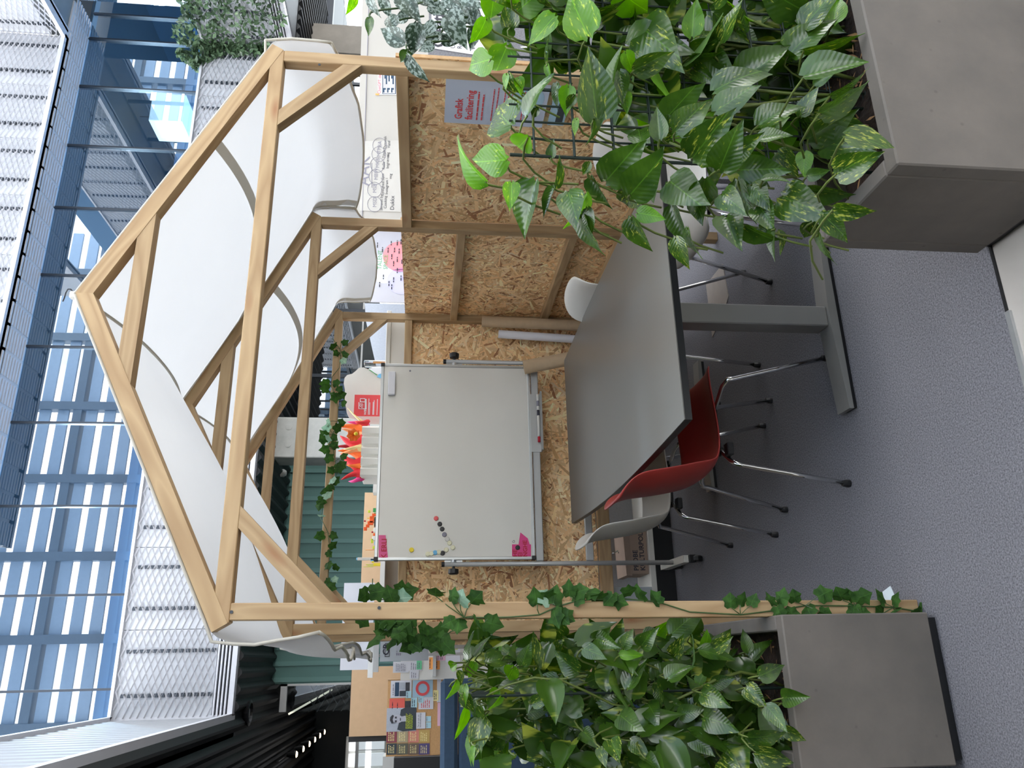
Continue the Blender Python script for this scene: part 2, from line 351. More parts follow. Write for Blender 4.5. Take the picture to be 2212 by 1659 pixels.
def frame(o, x, z):          # matrix: local X along x, local Z near z
    x = Vector(x).normalized(); z = Vector(z); z = (z-x*z.dot(x)).normalized(); y = z.cross(x)
    return Matrix(((x.x, y.x, z.x, o[0]), (x.y, y.y, z.y, o[1]), (x.z, y.z, z.z, o[2]), (0, 0, 0, 1)))
def board(name, p0, p1, w_, h, parent, m='pine', up=(0, 1, 0), c=.0025):   # w_ along up, h across
    p0, p1 = Vector(p0), Vector(p1); L = (p1-p0).length; M = frame(p0, p1-p0, up)
    return part(name, MB().box(0, L, -h/2, h/2, -w_/2, w_/2, c), m, parent, M=M)
def pboard(name, poly, y0, y1, parent, m='pine'):   # polygon (x,z) board standing between y0 and y1, grain along its first edge
    A = Vector((poly[0][0], y0, poly[0][1])); B = Vector((poly[1][0], y0, poly[1][1])); M = frame(A, B-A, (0, 1, 0)); I = M.inverted()
    ps = [I @ Vector((x, y0, z)) for x, z in poly]; d = I.to_3x3() @ Vector((0, y1-y0, 0))
    return part(name, MB().prism(ps, d), m, parent, M=M)
FONT = {}
def text(name, s, size, pos, u, v, m, parent, th=.0008, align='LEFT', bold=0):
    cu = bpy.data.curves.new('t', 'FONT'); cu.body = s; cu.size = size; cu.align_x = align; cu.resolution_u = 2
    if bold: cu.offset = bold*size
    o = bpy.data.objects.new('t', cu); COL.objects.link(o); dg = bpy.context.evaluated_depsgraph_get()
    me = bpy.data.meshes.new_from_object(o.evaluated_get(dg)); bpy.data.objects.remove(o); me.materials.clear()
    u = Vector(u).normalized(); v = Vector(v); v = (v-u*v.dot(u)).normalized(); n = u.cross(v); p = Vector(pos)+n*th
    M = Matrix(((u.x, v.x, n.x, p.x), (u.y, v.y, n.y, p.y), (u.z, v.z, n.z, p.z), (0, 0, 0, 1)))
    me.name = name
    return link(name, me, m, parent, M)
def lines(name, rows, O, u, v, m, parent, th=.001, h=.004):    # rows: (u0,u1,v) strips of printed text
    O, u, v = Vector(O), Vector(u).normalized(), Vector(v).normalized(); n = u.cross(v); mb = MB()
    for a, b, r in rows:
        x = a
        while x < b-.001:
            e = min(b, x+random.uniform(.6, 1.6)*h*4)
            mb.quad(O+u*x+v*(r-h/2)+n*th, O+u*e+v*(r-h/2)+n*th, O+u*e+v*(r+h/2)+n*th, O+u*x+v*(r+h/2)+n*th, .0005); x = e+h*.7
    o = part(name, mb, m, parent); o['kind'] = 'stuff'; return o
def sheet(name, pts, m, th=.002, parent=None): return part(name, MB().quad(*pts, th=th), m, parent)
X_, Y_, Z_ = Vector((1, 0, 0)), Vector((0, 1, 0)), Vector((0, 0, 1))

# ================================================================ THE ATRIUM (setting)
H, FYB, ZP, ZU, ZU2, GY, XL, XR, YF = 3.4, 6.2, 4.57, 6.29, 7.46, 6.717, -.6, 7.66, -9.0
struct('floor', MB().box(-10, 12, -.63, 14, -.2, 0), 'carpet')
fl2 = struct('floor', MB().box(-10, 12, YF, -.638, -.2, -.004), 'floor_concrete')
struct('trim_1', MB().box(-6, .716, -.647, -.63, -.05, .004), 'aluminium')
struct('trim_2', MB().box(.716, 9, -.638, -.63, -.05, .001), 'black_edge')
# ceilings of the low storey: black ribbed mesh soffits
ce = struct('ceiling', MB().box(-10, XL-.1, YF, 14, H, H+.3), 'black_ceiling')
cb_ = struct('ceiling', MB().box(XL-.1, 13, FYB+.1, 14, H, H+.3), 'black_ceiling')
def ribs(parent, x0, x1, y0, y1, step):
    mb = MB(); x = x0
    while x < x1:
        mb.prism([Vector((x, y0, H)), Vector((x+step*.75, y0, H)), Vector((x+step*.45, y0, H-.04)), Vector((x+step*.3, y0, H-.04))], (0, y1-y0, 0)); x += step
    o = part('ceiling_ribs', mb, 'black_ceiling', parent); o['kind'] = 'stuff'
ribs(ce, -7, XL-.02, -3, 13.5, .16); ribs(cb_, XL+.02, 10.5, FYB+.05, 8.6, .16)
cr_ = struct('ceiling', MB().box(XR+.1, 13, YF, FYB, H, H+.3), 'black_ceiling')

# expanded-metal parapets
def mesh_panel_mesh(Wd, z0, z1, P=.174, R=.0323):
    mb = MB(); nr = int(round((z1-z0)/R)); R = (z1-z0)/nr; nc = int(round(Wd/P)); P = Wd/nc
    for k in range(nr):
        for i in range(nc):
            for sgn in (-1, 1):
                xa = (i+.5)*P if k % 2 == 0 else (i+.5)*P+P/2
                xb = xa+sgn*P/2
                a = Vector((xa, -.03, z0+k*R)); b = Vector((xb, -.03, z0+(k+1)*R))
                if b.x > Wd+.001 or b.x < -.001 or a.x > Wd+.001 or a.x < -.001: continue
                for q, dq in ((Vector((0, -.005, .0055)), Vector((0, .004, .001))),):
                    mb.add([a-q, a+q, b+q, b-q, a-q+dq, a+q+dq, b+q+dq, b-q+dq],
                           [(0, 3, 2, 1), (4, 5, 6, 7), (0, 4, 7, 3), (1, 2, 6, 5)])
    return mb.mesh('mesh_panel')
def clip_mesh(z0, z1, R=.0635):
    mb = MB(); n = int((z1-z0)/R)
    for k in range(n): mb.box(-.018, .018, -.032, -.006, z0+k*R+.012, z0+k*R+.046)
    return mb.mesh('clip')
PW = .86
MPM = {}
def parapet(i, O, ang, L, z0, z1, louvre=True, detail=True):
    """local x along the parapet, local -y is the face towards the atrium"""
    M = Matrix.Translation(Vector(O)) @ Matrix.Rotation(ang, 4, 'Z')
    root = link('trim_%d' % i, MB().box(0, L, .05, .09, z0, z1).mesh('trim'), 'parapet_panel', None, M); root['kind'] = 'structure'
    n = int(round(L/PW)); pw = L/n; zb = z0+(.21 if louvre else .03); key = (round(pw, 3), zb, z1)
    if key not in MPM: MPM[key] = (mesh_panel_mesh(pw, zb, z1-.04), clip_mesh(zb, z1-.05), MB().box(.003, pw-.003, .0, .03, zb, z1-.03).mesh('back_panel'))
    a, b, c = MPM[key]
    for k in range(n):
        T = M @ Matrix.Translation((k*pw, 0, 0))
        link('back_panel', c, 'parapet_panel', root, T)
        if detail:
            o = link('mesh_panel', a, 'mesh_white', root, T)
            for h in (.25, .75): q = link('clip_row', b, 'dark_frame', root, T @ Matrix.Translation((pw*h, 0, 0))); q['kind'] = 'stuff'
    link('top_rail', MB().box(0, L, -.05, .12, z1-.03, z1).mesh('top_rail'), 'mesh_white', root, M)
    link('bottom_rail', MB().box(0, L, -.05, .12, z0, z0+.05).mesh('bottom_rail'), 'mesh_white', root, M)
    if louvre:
        link('louvre_back', MB().box(0, L, .02, .04, z0+.05, z0+.21).mesh('louvre_back'), 'dark_frame', root, M)
        for k in range(4): link('louvre_blade', MB().box(0, L, -.045, .0, z0+.07+k*.036, z0+.086+k*.036).mesh('louvre_blade'), 'mesh_white', root, M)
    return root
parapet(3, (XL, FYB, 0), 0, XR-XL, H, ZP)                                   # back, lower
parapet(4, (1.2, FYB, 0), 0, XR-1.2, ZU, ZU2, False)                        # back, upper
lw = struct('trim_5', MB().box(XL-.20, XL-.14, -5, FYB, H, ZP), 'grey_mesh')          # left wing (face to +x)
mb = MB(); n_ = 58
mb.grid(lambda i, j: Vector((XL-.085+.075*abs(math.sin(i*PI/8)), -4.7+(FYB+4.68)*i/(n_*8), H+.05+(ZP-H-.08)*j)), n_*8, 1)
part('folded_mesh', mb, 'wing_mesh', lw); part('corner_post', MB().box(XL-.2, XL+.01, FYB-.02, FYB+.1, H, ZP), 'mesh_white', lw)
for z in (H, ZP-.03): part('edge_rail', MB().box(XL-.1, XL+.02, -5, FYB, z, z+.05), 'mesh_white', lw)
parapet(6, (XR, FYB, 0), -PI/2, 7.5, H, ZP)                                  # right wing, lower
parapet(7, (XR, FYB, 0), -PI/2, 7.5, ZU, ZU2, False)                         # right wing, upper
# soffit between the upper parapet and the glazing
so = struct('trim_8', MB().box(1.2, XR+.6, FYB, GY+.02, ZU, ZU+.03), 'parapet_panel')
mb = MB()
for k in range(24):
    x = 1.2+k*.3
    for j in range(8):
        mb.box(x, x+.26, FYB+.05+j*.06, FYB+.08+j*.06, ZU-.012, ZU)
o = part('soffit_mesh', mb, 'mesh_white', so); o['kind'] = 'stuff'
struct('trim_9', MB().box(XL-.6, XR+6, GY-.02, 14, ZU+.03, ZU+.4), 'dark_interior')
# glazing of the upper storey, reflecting the far side of the atrium
win = struct('window_1', MB().box(XL, 13, GY-.05, GY+.05, ZP-.7, ZP-.62), 'dark_frame')
mull = [-.338, .619, 1.584, 2.551, 3.495, 4.445, 5.402, 6.342, 7.295, 8.109, 8.55, 9.5, 10.4]
for a, b in zip([-1.3]+mull, mull+[11.4]):
    part('pane', MB().add([(a+.012, GY, ZP-.62), (b-.012, GY, ZP-.62), (b-.012, GY, ZU), (a+.012, GY, ZU)], [(0, 1, 2, 3)]), 'facade_glass', win)
for x in mull: part('mullion', MB().box(x-.012, x+.012, GY-.02, GY+.05, ZP-.62, ZU), 'dark_frame', win)
struct('wall_back', MB().box(-3, 13, 10.5, 10.6, H+.3, ZU+.1), 'interior_blue')
struct('wall_right', MB().box(12.9, 13, GY, 10.6, H, ZU), 'interior_blue')
struct('trim_10', MB().box(-3, 13, FYB+.15, 10.6, H+.3, H+.4), 'interior_blue')
for k, (x, y, z) in enumerate([(8.38, 8.7, 5.77), (4.4, 8.4, 5.72)]):
    t = thing('pendant_lamp', (x, y, z), ['large cube pendant lamp glowing behind the upper glazing', 'dimmer cube pendant lamp behind glazing above the wooden ridge'][k], 'lamp', 'cube lamps behind the upper glazing')
    part('lamp_shade', MB().box(x-.27, x+.27, y-.27, y+.27, z-.25, z+.27, .01), 'lamp_shade', t)
    part('cord', MB().tube([(x, y, z+.3), (x, y, ZU)], .006, 5), 'black_plastic', t)
for k, (x, y) in enumerate(((1.5, 8.6), (6.2, 8.6), (9.8, 8.6))):  # unseen fill lights, added to brighten the rooms behind the glazing
    la = bpy.data.lights.new('gallery_fill', 'AREA'); la.energy = 130; la.size = 1.2; la.shape = 'RECTANGLE'; la.size_y = .4; la.color = (.95, .98, 1)
    lo_ = bpy.data.objects.new('gallery_fill', la); COL.objects.link(lo_); lo_.location = (x, y, ZU-.05)
# right wing glazing above its parapet, and the far side of the atrium: a tall glazed front with louvred bays
win2 = struct('window_2', MB().box(XR+.55, XR+.65, YF, FYB, ZP-.7, ZP-.62), 'dark_frame')
for k in range(16):
    y = -9+k*.95
    part('pane', MB().add([(XR+.6, y+.012, ZP-.62), (XR+.6, y+.938, ZP-.62), (XR+.6, y+.938, ZU), (XR+.6, y+.012, ZU)], [(0, 1, 2, 3)]), 'facade_glass', win2)
    part('mullion', MB().box(XR+.57, XR+.63, y-.012, y+.012, ZP-.62, ZU), 'dark_frame', win2)
struct('wall_right', MB().box(XR+2.6, XR+2.7, YF, GY, H, ZU2+2.6), 'interior_blue')
struct('trim_11', MB().box(XR, XR+2.7, YF, FYB, ZU+.02, ZU+.2), 'grey_mesh')
parapet(12, (XR+.3, FYB, 0), -PI/2, 7.5, ZU2+1.7, ZU2+2.9, False, False)
wf = struct('wall_front', MB().box(-10, 13, YF-.3, YF, 0, 3.2), 'column_concrete')
struct('floor', MB().box(-80, 80, -120, YF-.3, -.3, -.1), 'floor_concrete')
for k in range(8):
    x = -4+k*2.35; part('front_mullion', MB().box(x-.13, x+.13, YF-.25, YF+.12, 3.2, 16.4), 'steel_paint', wf)
for k in range(7):
    z = 4.7+k*1.95; part('front_beam', MB().box(-6, 14, YF-.25, YF+.1, z-.13, z+.13), 'steel_paint', wf)
    for j in range(3): part('front_panel', MB().box(-6, 14, YF-.1, YF-.02, z+.30+j*.55, z+.63+j*.55), 'spandrel', wf)
roof = struct('trim_20', MB().box(-3, -2.7, YF, 7, 16.1, 16.5), 'steel_paint')
for k in range(14):  # unseen overhead blades, made wide and close to cut the top light
    y = -8.5+k*1.12; part('light_baffle', MB().box(-3, XR+3, y-.27, y+.27, 16.1, 16.4), 'steel_paint', roof)

# under the back gallery: teal ribbed wall, concrete columns, dark glass
tw = struct('wall_back', MB().box(-.36, 2.75, 8.2, 8.3, 0, H), 'teal_wall')
for k in range(16): part('wall_rib', MB().box(-.34+k*.19, -.34+k*.19+.055, 8.185, 8.2, 0, H), 'teal_rib', tw)
struct('trim_13', MB().box(2.23, 2.74, 7.0, 7.42, 0, H, .01), 'column_concrete')
for z in (3.2,):
    for x in (2.40, 2.62): part('formwork_plug', MB().lathe([(.045, 0), (.045, .004), (.03, .005)], (x, 7.0, z+.02), (0, -1, 0), 14), 'column_concrete', bpy.data.objects['trim_13'])
struct('trim_14', MB().box(8.57, 9.12, 7.2, 7.7, 0, H, .01), 'brown_concrete')
dg = struct('window_3', MB().box(2.76, 13, 8.45, 8.55, H-.12, H), 'dark_frame')
for k in range(8):
    a = 2.78+k*1.05
    part('pane', MB().add([(a+.02, 8.46, 0), (a+1.03, 8.46, 0), (a+1.03, 8.46, H-.12), (a+.02, 8.46, H-.12)], [(0, 1, 2, 3)]), 'dark_glass', dg)
    part('mullion', MB().box(a-.03, a+.02, 8.44, 8.5, 0, H-.12), 'dark_frame', dg)
    part('glazing_bar', MB().box(a+.02, a+1.03, 8.45, 8.47, 2.5, 2.525), 'grey_metal', dg)
struct('wall_back', MB().box(-10, 13, 12.6, 12.7, 0, H), 'dark_interior')
struct('wall_left', MB().box(-10, -9.9, YF, 14, 0, H), 'dark_interior')
# glass-fronted office at the left end of the teal wall
of = struct('window_4', MB().box(-.68, -.36, 8.16, 8.24, H-.2, H-.12), 'grey_metal')
part('frame_post', MB().box(-.385, -.36, 8.16, 8.24, 0, H-.12), 'grey_metal', of)
part('pane', MB().add([(-.68, 8.18, 0), (-.385, 8.18, 0), (-.385, 8.18, H-.2), (-.68, 8.18, H-.2)], [(0, 1, 2, 3)]), 'dark_glass', of)
ofm = MB(); MPX = mesh_panel_mesh(.32, 2.1, 2.95, .16, .05)
link('reflected_mesh', MPX, 'grey_mesh', of, Matrix.Translation((-.70, 8.4, 0)))  # modelled reflection: stands in for mesh mirrored in the office glass
part('reflected_mesh_rail', MB().box(-.70, -.38, 8.34, 8.38, 2.02, 2.1), 'grey_metal', of)  # lower edge of the mirrored mesh stand-in
part('light_strip', MB().tube([(-.45, 8.6, 2.7), (-.72, 8.4, 3.2)], .012, 6), 'strip_glow', of)
gp = struct('window_5', MB().box(-3.2, -.7, 9.0, 9.04, 2.36, 2.4), 'grey_metal')
for k in range(5): part('glass_edge', MB().box(-.72-k*.5, -.712-k*.5, 9.0, 9.02, 0, 2.36), 'grey_metal', gp)
for k in range(4):
    a = -.72-k*.5; part('pane', MB().add([(a-.5, 9.01, 0), (a, 9.01, 0), (a, 9.01, 2.36), (a-.5, 9.01, 2.36)], [(0, 1, 2, 3)]), 'dark_glass', gp)
_a, _b = atY(748, 1592, 10.9), atY(835, 1690, 10.9)
wb_ = struct('window_6', MB().box(_b.x, _a.x, 10.9, 11.0, _b.z, _a.z), 'paint_white')
for k in range(3):
    _w = (_a.x-_b.x)/3; part('bright_pane', MB().box(_b.x+k*_w+.02, _b.x+k*_w+_w-.02, 10.86, 10.9, _b.z+.05, _a.z-.05), 'daylit_pane', wb_)

# track lights and a downlight in the dark soffit
tr = thing('light_track', (-1.28, 10.6, H-.05), 'black ceiling light track with small glowing spotlights in dark soffit', 'light')
A, B = atZ(690, 1578, H-.1), atZ(600, 1645, H-.1)
part('rail', MB().tube([A, B], .012, 6), 'black_plastic', tr)
for k in range(6):
    p = A.lerp(B, (k+.5)/6.6); hs = part('spot_head', MB().lathe([(.03, 0), (.05, -.10), (.05, -.12)], p, (0, 0, 1), 10), 'black_plastic', tr)
    part('bulb', MB().lathe([(.042, -.121), (.03, -.135), (.005, -.14)], p, (0, 0, 1), 10), 'spot_glow', hs)
p = atZ(540, 1540, H-.06)
t = thing('recessed_downlight', p, 'round black recessed downlight in dark ribbed soffit', 'light')
part('ring', MB().lathe([(.11, .05), (.13, 0), (.10, -.01), (.085, .03)], p, (0, 0, 1), 18), 'black_plastic', t)
part('diffuser', MB().lathe([(.06, .02), (.05, .01)], p, (0, 0, 1), 16), 'grey_metal', t)
p = atZ(615, 1022, H-.06)
t = thing('smoke_detector', p, 'small white round detector on the black soffit beside concrete column', 'detector')
part('detector_body', MB().lathe([(.05, .05), (.05, .01), (.03, -.02), (.005, -.025)], p, (0, 0, 1), 14), 'paint_white', t)

# plants trailing over the gallery parapet at the far right
t = thing('trailing_plant', (7.5, 5.6, 4.6), 'mass of small dark leaves trailing over the white mesh parapet', 'plant')
mb = MB()
for k in range(2600):
    f = random.random(); s_ = random.random()
    if random.random() < .6: p = Vector((7.54+random.gauss(0, .03), FYB-.05-1.6*f, 0))
    else: p = Vector((7.62-.40*f*f, FYB-.07+random.gauss(0, .03), 0))
    top = 4.75+.12*math.sin(f*11); low = 3.55+.35*noise.noise(Vector((p.x*3, p.y*3, 1)))+.9*(f if p.x < 7.45 else 0)
    p.z = top-(top-low)*s_**1.3
    a = Vector((random.gauss(0, 1), random.gauss(0, 1), random.gauss(0, 1))).normalized(); b = a.cross(Vector((random.gauss(0, 1), random.gauss(0, 1), 1))).normalized(); L_ = random.uniform(.03, .055)
    mb.add([p-a*L_, p+b*L_*.5, p+a*L_, p-b*L_*.5], [(0, 1, 2, 3)])
o = part('foliage', mb, 'hedge_leaf', t); o['kind'] = 'stuff'
part('trough', MB().box(6.5, 7.58, FYB+.05, FYB+.3, 4.3, 4.55), 'grey_metal', t)

# ================================================================ THE WOODEN HOUSE FRAME
D, HW, LW = 1.152, 1.997, .048
house = thing('house_frame', (1.0, 1.15, 0), 'house-shaped pine frame of square posts and three roof trusses over the table', 'frame')
sl = .53/1.047
for k in range(3):
    y = k*D; yc = y+LW/2
    for x in (0, HW):
        lean = .012 if x == 0 and k == 0 else 0
        board('post', (x-lean, yc, 0), (x+lean*.6, yc, 2.1), LW, LW, house)
    board('tie_beam', (-.024, yc, 2.124), (HW+.024, yc, 2.124), LW, LW, house)
    for sgn in (-1, 1):
        c = HW/2; xo = c+sgn*1.047; zo = 2.146; zt = 2.676; v = .054
        poly = [(xo, zo), (c, zt), (c, zt-v), (xo-sgn*.024, zo-v+.012)]
        pboard('rafter', poly, y-.0012, y+LW-.001, house)
        # knee brace
        bx = .012 if sgn < 0 else HW-.012; s_ = -sgn
        pboard('knee_brace', [(bx+s_*.012, 1.815), (bx+s_*.300, 2.10), (bx+s_*.234, 2.10), (bx+s_*.012, 1.882)], y+.0008, y+LW-.002, house)
    pboard('collar_beam', [(.655, 2.467), (1.342, 2.467), (1.245, 2.516), (.752, 2.516)], y+.0006, y+LW-.0015, house)
# rails and battens of the right-hand wall
xr = HW
for y0 in (LW,): board('top_rail', (xr, y0, 1.666), (xr, D, 1.666), LW, LW, house, up=(0, 0, 1))
for z in (1.382, .785): board('batten', (xr+.002, D+LW, z), (xr+.002, 2*D, z), .046, LW, house, up=(0, 0, 1))
for y0, y1 in ((LW, D), (D+LW, 2*D)): board('bottom_rail', (xr, y0, .515), (xr, y1, .515), LW, LW, house, up=(0, 0, 1))
# back wall rails
board('top_rail', (.025, 2*D+.024, 1.675), (xr-.025, 2*D+.024, 1.675), LW, LW, house, up=(0, 0, 1))
board('bottom_rail', (.025, 2*D+.02, .455), (xr-.025, 2*D+.02, .455), .075, .04, house, up=(0, 0, 1))
# OSB sheets with their strands laid as thin wood flakes
FC = [(230, 203, 162), (222, 193, 150), (236, 213, 176), (216, 183, 140), (228, 200, 158), (204, 168, 124), (238, 220, 190), (218, 188, 146), (200, 164, 122), (160, 116, 84)]
def osb(O, u, v, Lu, Lv, n, th, N, seed):
    O, u, v, n = Vector(O), Vector(u), Vector(v), Vector(n); rnd = random.Random(seed)
    sh = part('osb_panel', MB().prism([O, O+u*Lu, O+u*Lu+v*Lv, O+v*Lv], -n*th), 'osb_base', house)
    mb = MB()
    for k in range(N):
        L_ = min(.16, rnd.lognormvariate(-2.72, .55)); w_ = rnd.uniform(.006, .019)*(1.35 if L_ > .07 else .9)
        a = rnd.gauss(0, .95)+(PI/2 if rnd.random() < .25 else 0)
        cx, cy = rnd.uniform(0, Lu), rnd.uniform(0, Lv); ca, sa = math.cos(a), math.sin(a)
        h = .0003+.0016*k/N; c = FC[min(9, int(rnd.random()**1.15*10))]; f = rnd.uniform(.93, 1.13)
        col = srgb(*[min(255, q*f*g) for q, g in zip(c, (1.04, 1.0, .95))]); pts = []
        for (p, q) in ((-L_/2, -w_*rnd.uniform(.3, .5)), (L_/2*rnd.uniform(.8, 1), -w_*.5), (L_/2, w_*rnd.uniform(.1, .5)), (-L_/2*rnd.uniform(.8, 1), w_*.5)):
            x = min(Lu, max(0, cx+p*ca-q*sa)); z = min(Lv, max(0, cy+p*sa+q*ca)); pts.append(O+u*x+v*z+n*(h+rnd.uniform(0, .0006)))
        mb.add(pts, [(0, 1, 2, 3)], col)
    o = part('wood_flakes', mb, 'wood_flakes', sh); o['kind'] = 'stuff'
osb((xr+.026, D-.004, .49), -Y_, Z_, D-.0, 1.20, -X_, .015, 6500, 1)
osb((xr+.026, 2*D+.03, .49), -Y_, Z_, D+.024, 1.21, -X_, .015, 6000, 2)
osb((-.05, 2*D+LW+.002, .495), X_, Z_, xr+.05, 1.16, -Y_, .015, 10500, 3)
# screws and stamp
mb = MB()
for (x, y) in ((819, 1313), (500, 1322), (690, 140)): mb.lathe([(.005, 0), (.005, .002)], atY(x, y, -.0015), (0, -1, 0), 8)
o = part('screw_heads', mb, 'dark_frame', house); o['kind'] = 'stuff'

# ---------------------------------------------------------------- fabric canopies over the trusses
def canopy(k, label, seed):
    y0, y1 = k*D+.01, (k+1)*D+(.03 if k == 0 else .0); c = HW/2; rnd = random.Random(seed)
    t = thing('fabric_canopy', (c, (y0+y1)/2, 2.7), label, 'fabric', 'white fabric canopies on the wooden frame')
    NU, NV = 26, 16
    def P(sgn, s, tt):
        """s 0 ridge .. 1 eave .. 1.22 hem; tt along the bay"""
        y = y0+(y1-y0)*tt; sag = 4*tt*(1-tt); rip = noise.noise(Vector((s*3+seed, tt*2.2, sgn*3.1)))
        if s <= 1:
            x = c+sgn*1.06*s; z = 2.682-.535*s
            z -= sag*(.085+.055*math.sin(PI*min(1, s))) ; z += .010*rip*sag
            return Vector((x, y, z+.004))
        q = s-1; drop = q/.22*(.245 if sgn > 0 else .30)
        wav = math.sin(tt*PI*9+seed+q*6)*.010*q/.22+.02*noise.noise(Vector((tt*6, q*9, seed+5)))
        x = c+sgn*(1.06+.012+.018*math.sin(min(1, q/.1)*PI/2))+sgn*(.045*sag*(q/.22)+wav)
        if sgn < 0: x -= -.03*q/.22+.05*abs(noise.noise(Vector((tt*7, q*14, 2))))*(q/.22)
        z = 2.147-drop-sag*.085*(1-q/.44)+(.03*(1-sag) if sgn > 0 else .05*noise.noise(Vector((tt*5, 0, 8))))
        return Vector((x, y, z+.004))
    for sgn in (-1, 1):
        mb = MB().grid(lambda i, j: P(sgn, 1.22*i/NU, j/NV), NU, NV)
        o = part('cloth_side', mb, 'cloth', t, True); md = o.modifiers.new('s', 'SUBSURF'); md.levels = md.render_levels = 1
        # hems: along the lower edge and along both open sides, and the strap where two widths meet
        for nm, fn in (('lower_hem', lambda q: P(sgn, 1.22, q)), ('side_hem', lambda q: P(sgn, 1.22*q, 0.0)), ('side_hem', lambda q: P(sgn, 1.22*q, 1.0))):
            mb = MB().tube([fn(q/28)+Vector((0, 0, -.003)) for q in range(29)], .0055, 6); part(nm, mb, 'cloth_hem', t, True)
        if sgn > 0:
            for (sa, sb) in ((.62, .34),):
                def S(i, j):
                    q = i/20; s = sa+(sb-sa)*q+.05*math.sin(q*PI); p = P(1, s+(j-.5)*.035, q); return p+Vector((0, 0, -.006))
                part('seam_strap', MB().grid(S, 20, 1), 'cloth_hem', t, True)
            part('side_band', MB().grid(lambda i, j: P(1, 1.22*i/24, .985-.05*j)+Vector((0, 0, -.004)), 24, 1), 'cloth_hem', t, True)
    part('ridge_fold', MB().tube([P(1, 0, q/20)+Vector((0, 0, -.004)) for q in range(21)], .006, 6), 'cloth_hem', t, True)
canopy(0, 'white fabric canopy draped over the front half of wooden frame', 3)
canopy(1, 'white fabric canopy draped over the rear half of wooden frame', 9)
t = thing('hanging_wire', (HW/2, .02, 2.7), 'thin looped wire clip at the tip of the front roof truss', 'wire')
pk = Vector((HW/2, .02, 2.684))
part('wire_loop', MB().tube([pk+Vector((.02*math.sin(a*.7), .01*math.cos(a), .004+.018*a/3)) for a in range(7)], .0025, 5), 'dark_frame', t)
part('clip', MB().box(pk.x-.012, pk.x+.012, .01, .03, 2.682, 2.70, .003), 'paint_white', t)

# ================================================================ TABLE
tb = thing('meeting_table', (1.06, .9, 0), 'large boat-shaped grey-topped meeting table with black edge on silver T-feet', 'table')
def table_outline(inset=0, n=12):
    L_ = [Vector((.572-.034*math.sin(PI*k/n)+inset, -.085+inset+(1.985-2*inset)*k/n, 0)) for k in range(n+1)]
    R_ = [Vector((1.548+.026*math.sin(PI*k/n)-inset, 1.90-inset-(1.985-2*inset)*k/n, 0)) for k in range(n+1)]
    return L_+R_
part('tabletop', MB().prism([p+Vector((0, 0, .729)) for p in table_outline(.0)], (0, 0, .003)), 'table_laminate', tb)
part('edge_band', MB().prism([p+Vector((0, 0, .705)) for p in table_outline(.0)], (0, 0, .0235)), 'black_edge', tb)
for y in (.185, 1.60):
    part('column', MB().box(1.02, 1.10, y-.04, y+.04, .05, .69, .004), 'table_metal', tb)
    fp = [(.685, .075), (.685, .055), (1.435, .055), (1.435, .075), (1.12, .09), (1.0, .09)]
    part('foot', MB().prism([Vector((x, y-.055, z-.027)) for x, z in ((.69, .045), (.69, .062), (1.02, .078), (1.10, .078), (1.43, .062), (1.43, .045))], (0, .085, 0)), 'table_metal', tb)
    part('foot_base', MB().box(.695, 1.425, y-.045, y+.02, .0, .018), 'black_edge', tb)
    part('top_bracket', MB().box(.70, 1.42, y-.03, y+.03, .68, .704), 'black_edge', tb)
part('frame_rail', MB().box(1.03, 1.09, .2, 1.6, .655, .69), 'black_edge', tb)

# ================================================================ CHAIRS (local: +x is forward)
def shell_mesh():
    prof = [(.225, .428, .0), (.20, .443, .0), (.12, .442, 0), (.02, .432, .0), (-.08, .428, .004), (-.15, .438, .010), (-.192, .470, .016), (-.216, .53, .014), (-.232, .61, .008), (-.244, .69, .004), (-.252, .755, .002), (-.264, .798, .0), (-.281, .828, .0), (-.297, .842, 0)]
    hw = [.205, .222, .226, .228, .228, .226, .224, .222, .219, .214, .204, .190, .168, .130]
    mb = MB(); nv = 10
    def P(i, j):
        x, z, _ = prof[i]; t_ = (j/nv)*2-1; wv = hw[i]*t_; e = abs(t_)**2.6
        up = .028 if i < 5 else .028*(1-(i-5)/9)
        fwd = 0 if i < 4 else min(1, (i-4)/3)*(.05 if i < 10 else .05-.012*(i-10))
        return Vector((x+fwd*e, wv, z+up*e*(1 if i < 6 else .3)-(.0 if i < 11 else .006*e*(i-10))))
    mb.grid(P, len(prof)-1, nv); return mb.mesh('seat_shell', True)
SHELL = shell_mesh()
def chair(cx, cy, rot, m, label):
    t = thing('shell_chair', (cx, cy, 0), label, 'chair', 'shell chairs around the meeting table')
    M = Matrix.Translation((cx, cy, 0)) @ Matrix.Rotation(rot, 4, 'Z')
    o = link('seat_shell', SHELL.copy(), m, t, M)
    md = o.modifiers.new('t', 'SOLIDIFY'); md.thickness = .010; md.offset = -1
    md = o.modifiers.new('s', 'SUBSURF'); md.levels = md.render_levels = 2
    for sx in (-1, 1):
        for sy in (-1, 1):
            top = Vector((sx*.06, sy*.05, .412)); k = Vector((sx*.165, sy*.190, .402)); f = Vector((sx*(.24 if sx > 0 else .255), sy*.262, .012))
            pts = [top, top.lerp(k, .5), top.lerp(k, .85)+Vector((0, 0, 0)), k+Vector((sx*.004, sy*.006, -.012)), k.lerp(f, .08), k.lerp(f, .5), f]
            lg = part('leg', MB().tube([M @ q for q in pts], .0095, 10), 'chrome', t, True)
            part('foot_glide', MB().lathe([(.014, 0), (.014, .012), (.011, .028)], M @ Vector((f.x, f.y, 0)), (0, 0, 1), 10), 'black_plastic', lg)
    part('hub', MB().box(-.11, .11, -.09, .09, .402, .424, .006), 'black_plastic', t, M=M)
    for sy in (-1, 1): part('stack_clip', MB().box(-.13, -.08, sy*.17-.02, sy*.17+.02, .395, .420, .004), 'black_plastic', t, M=M)
    return t
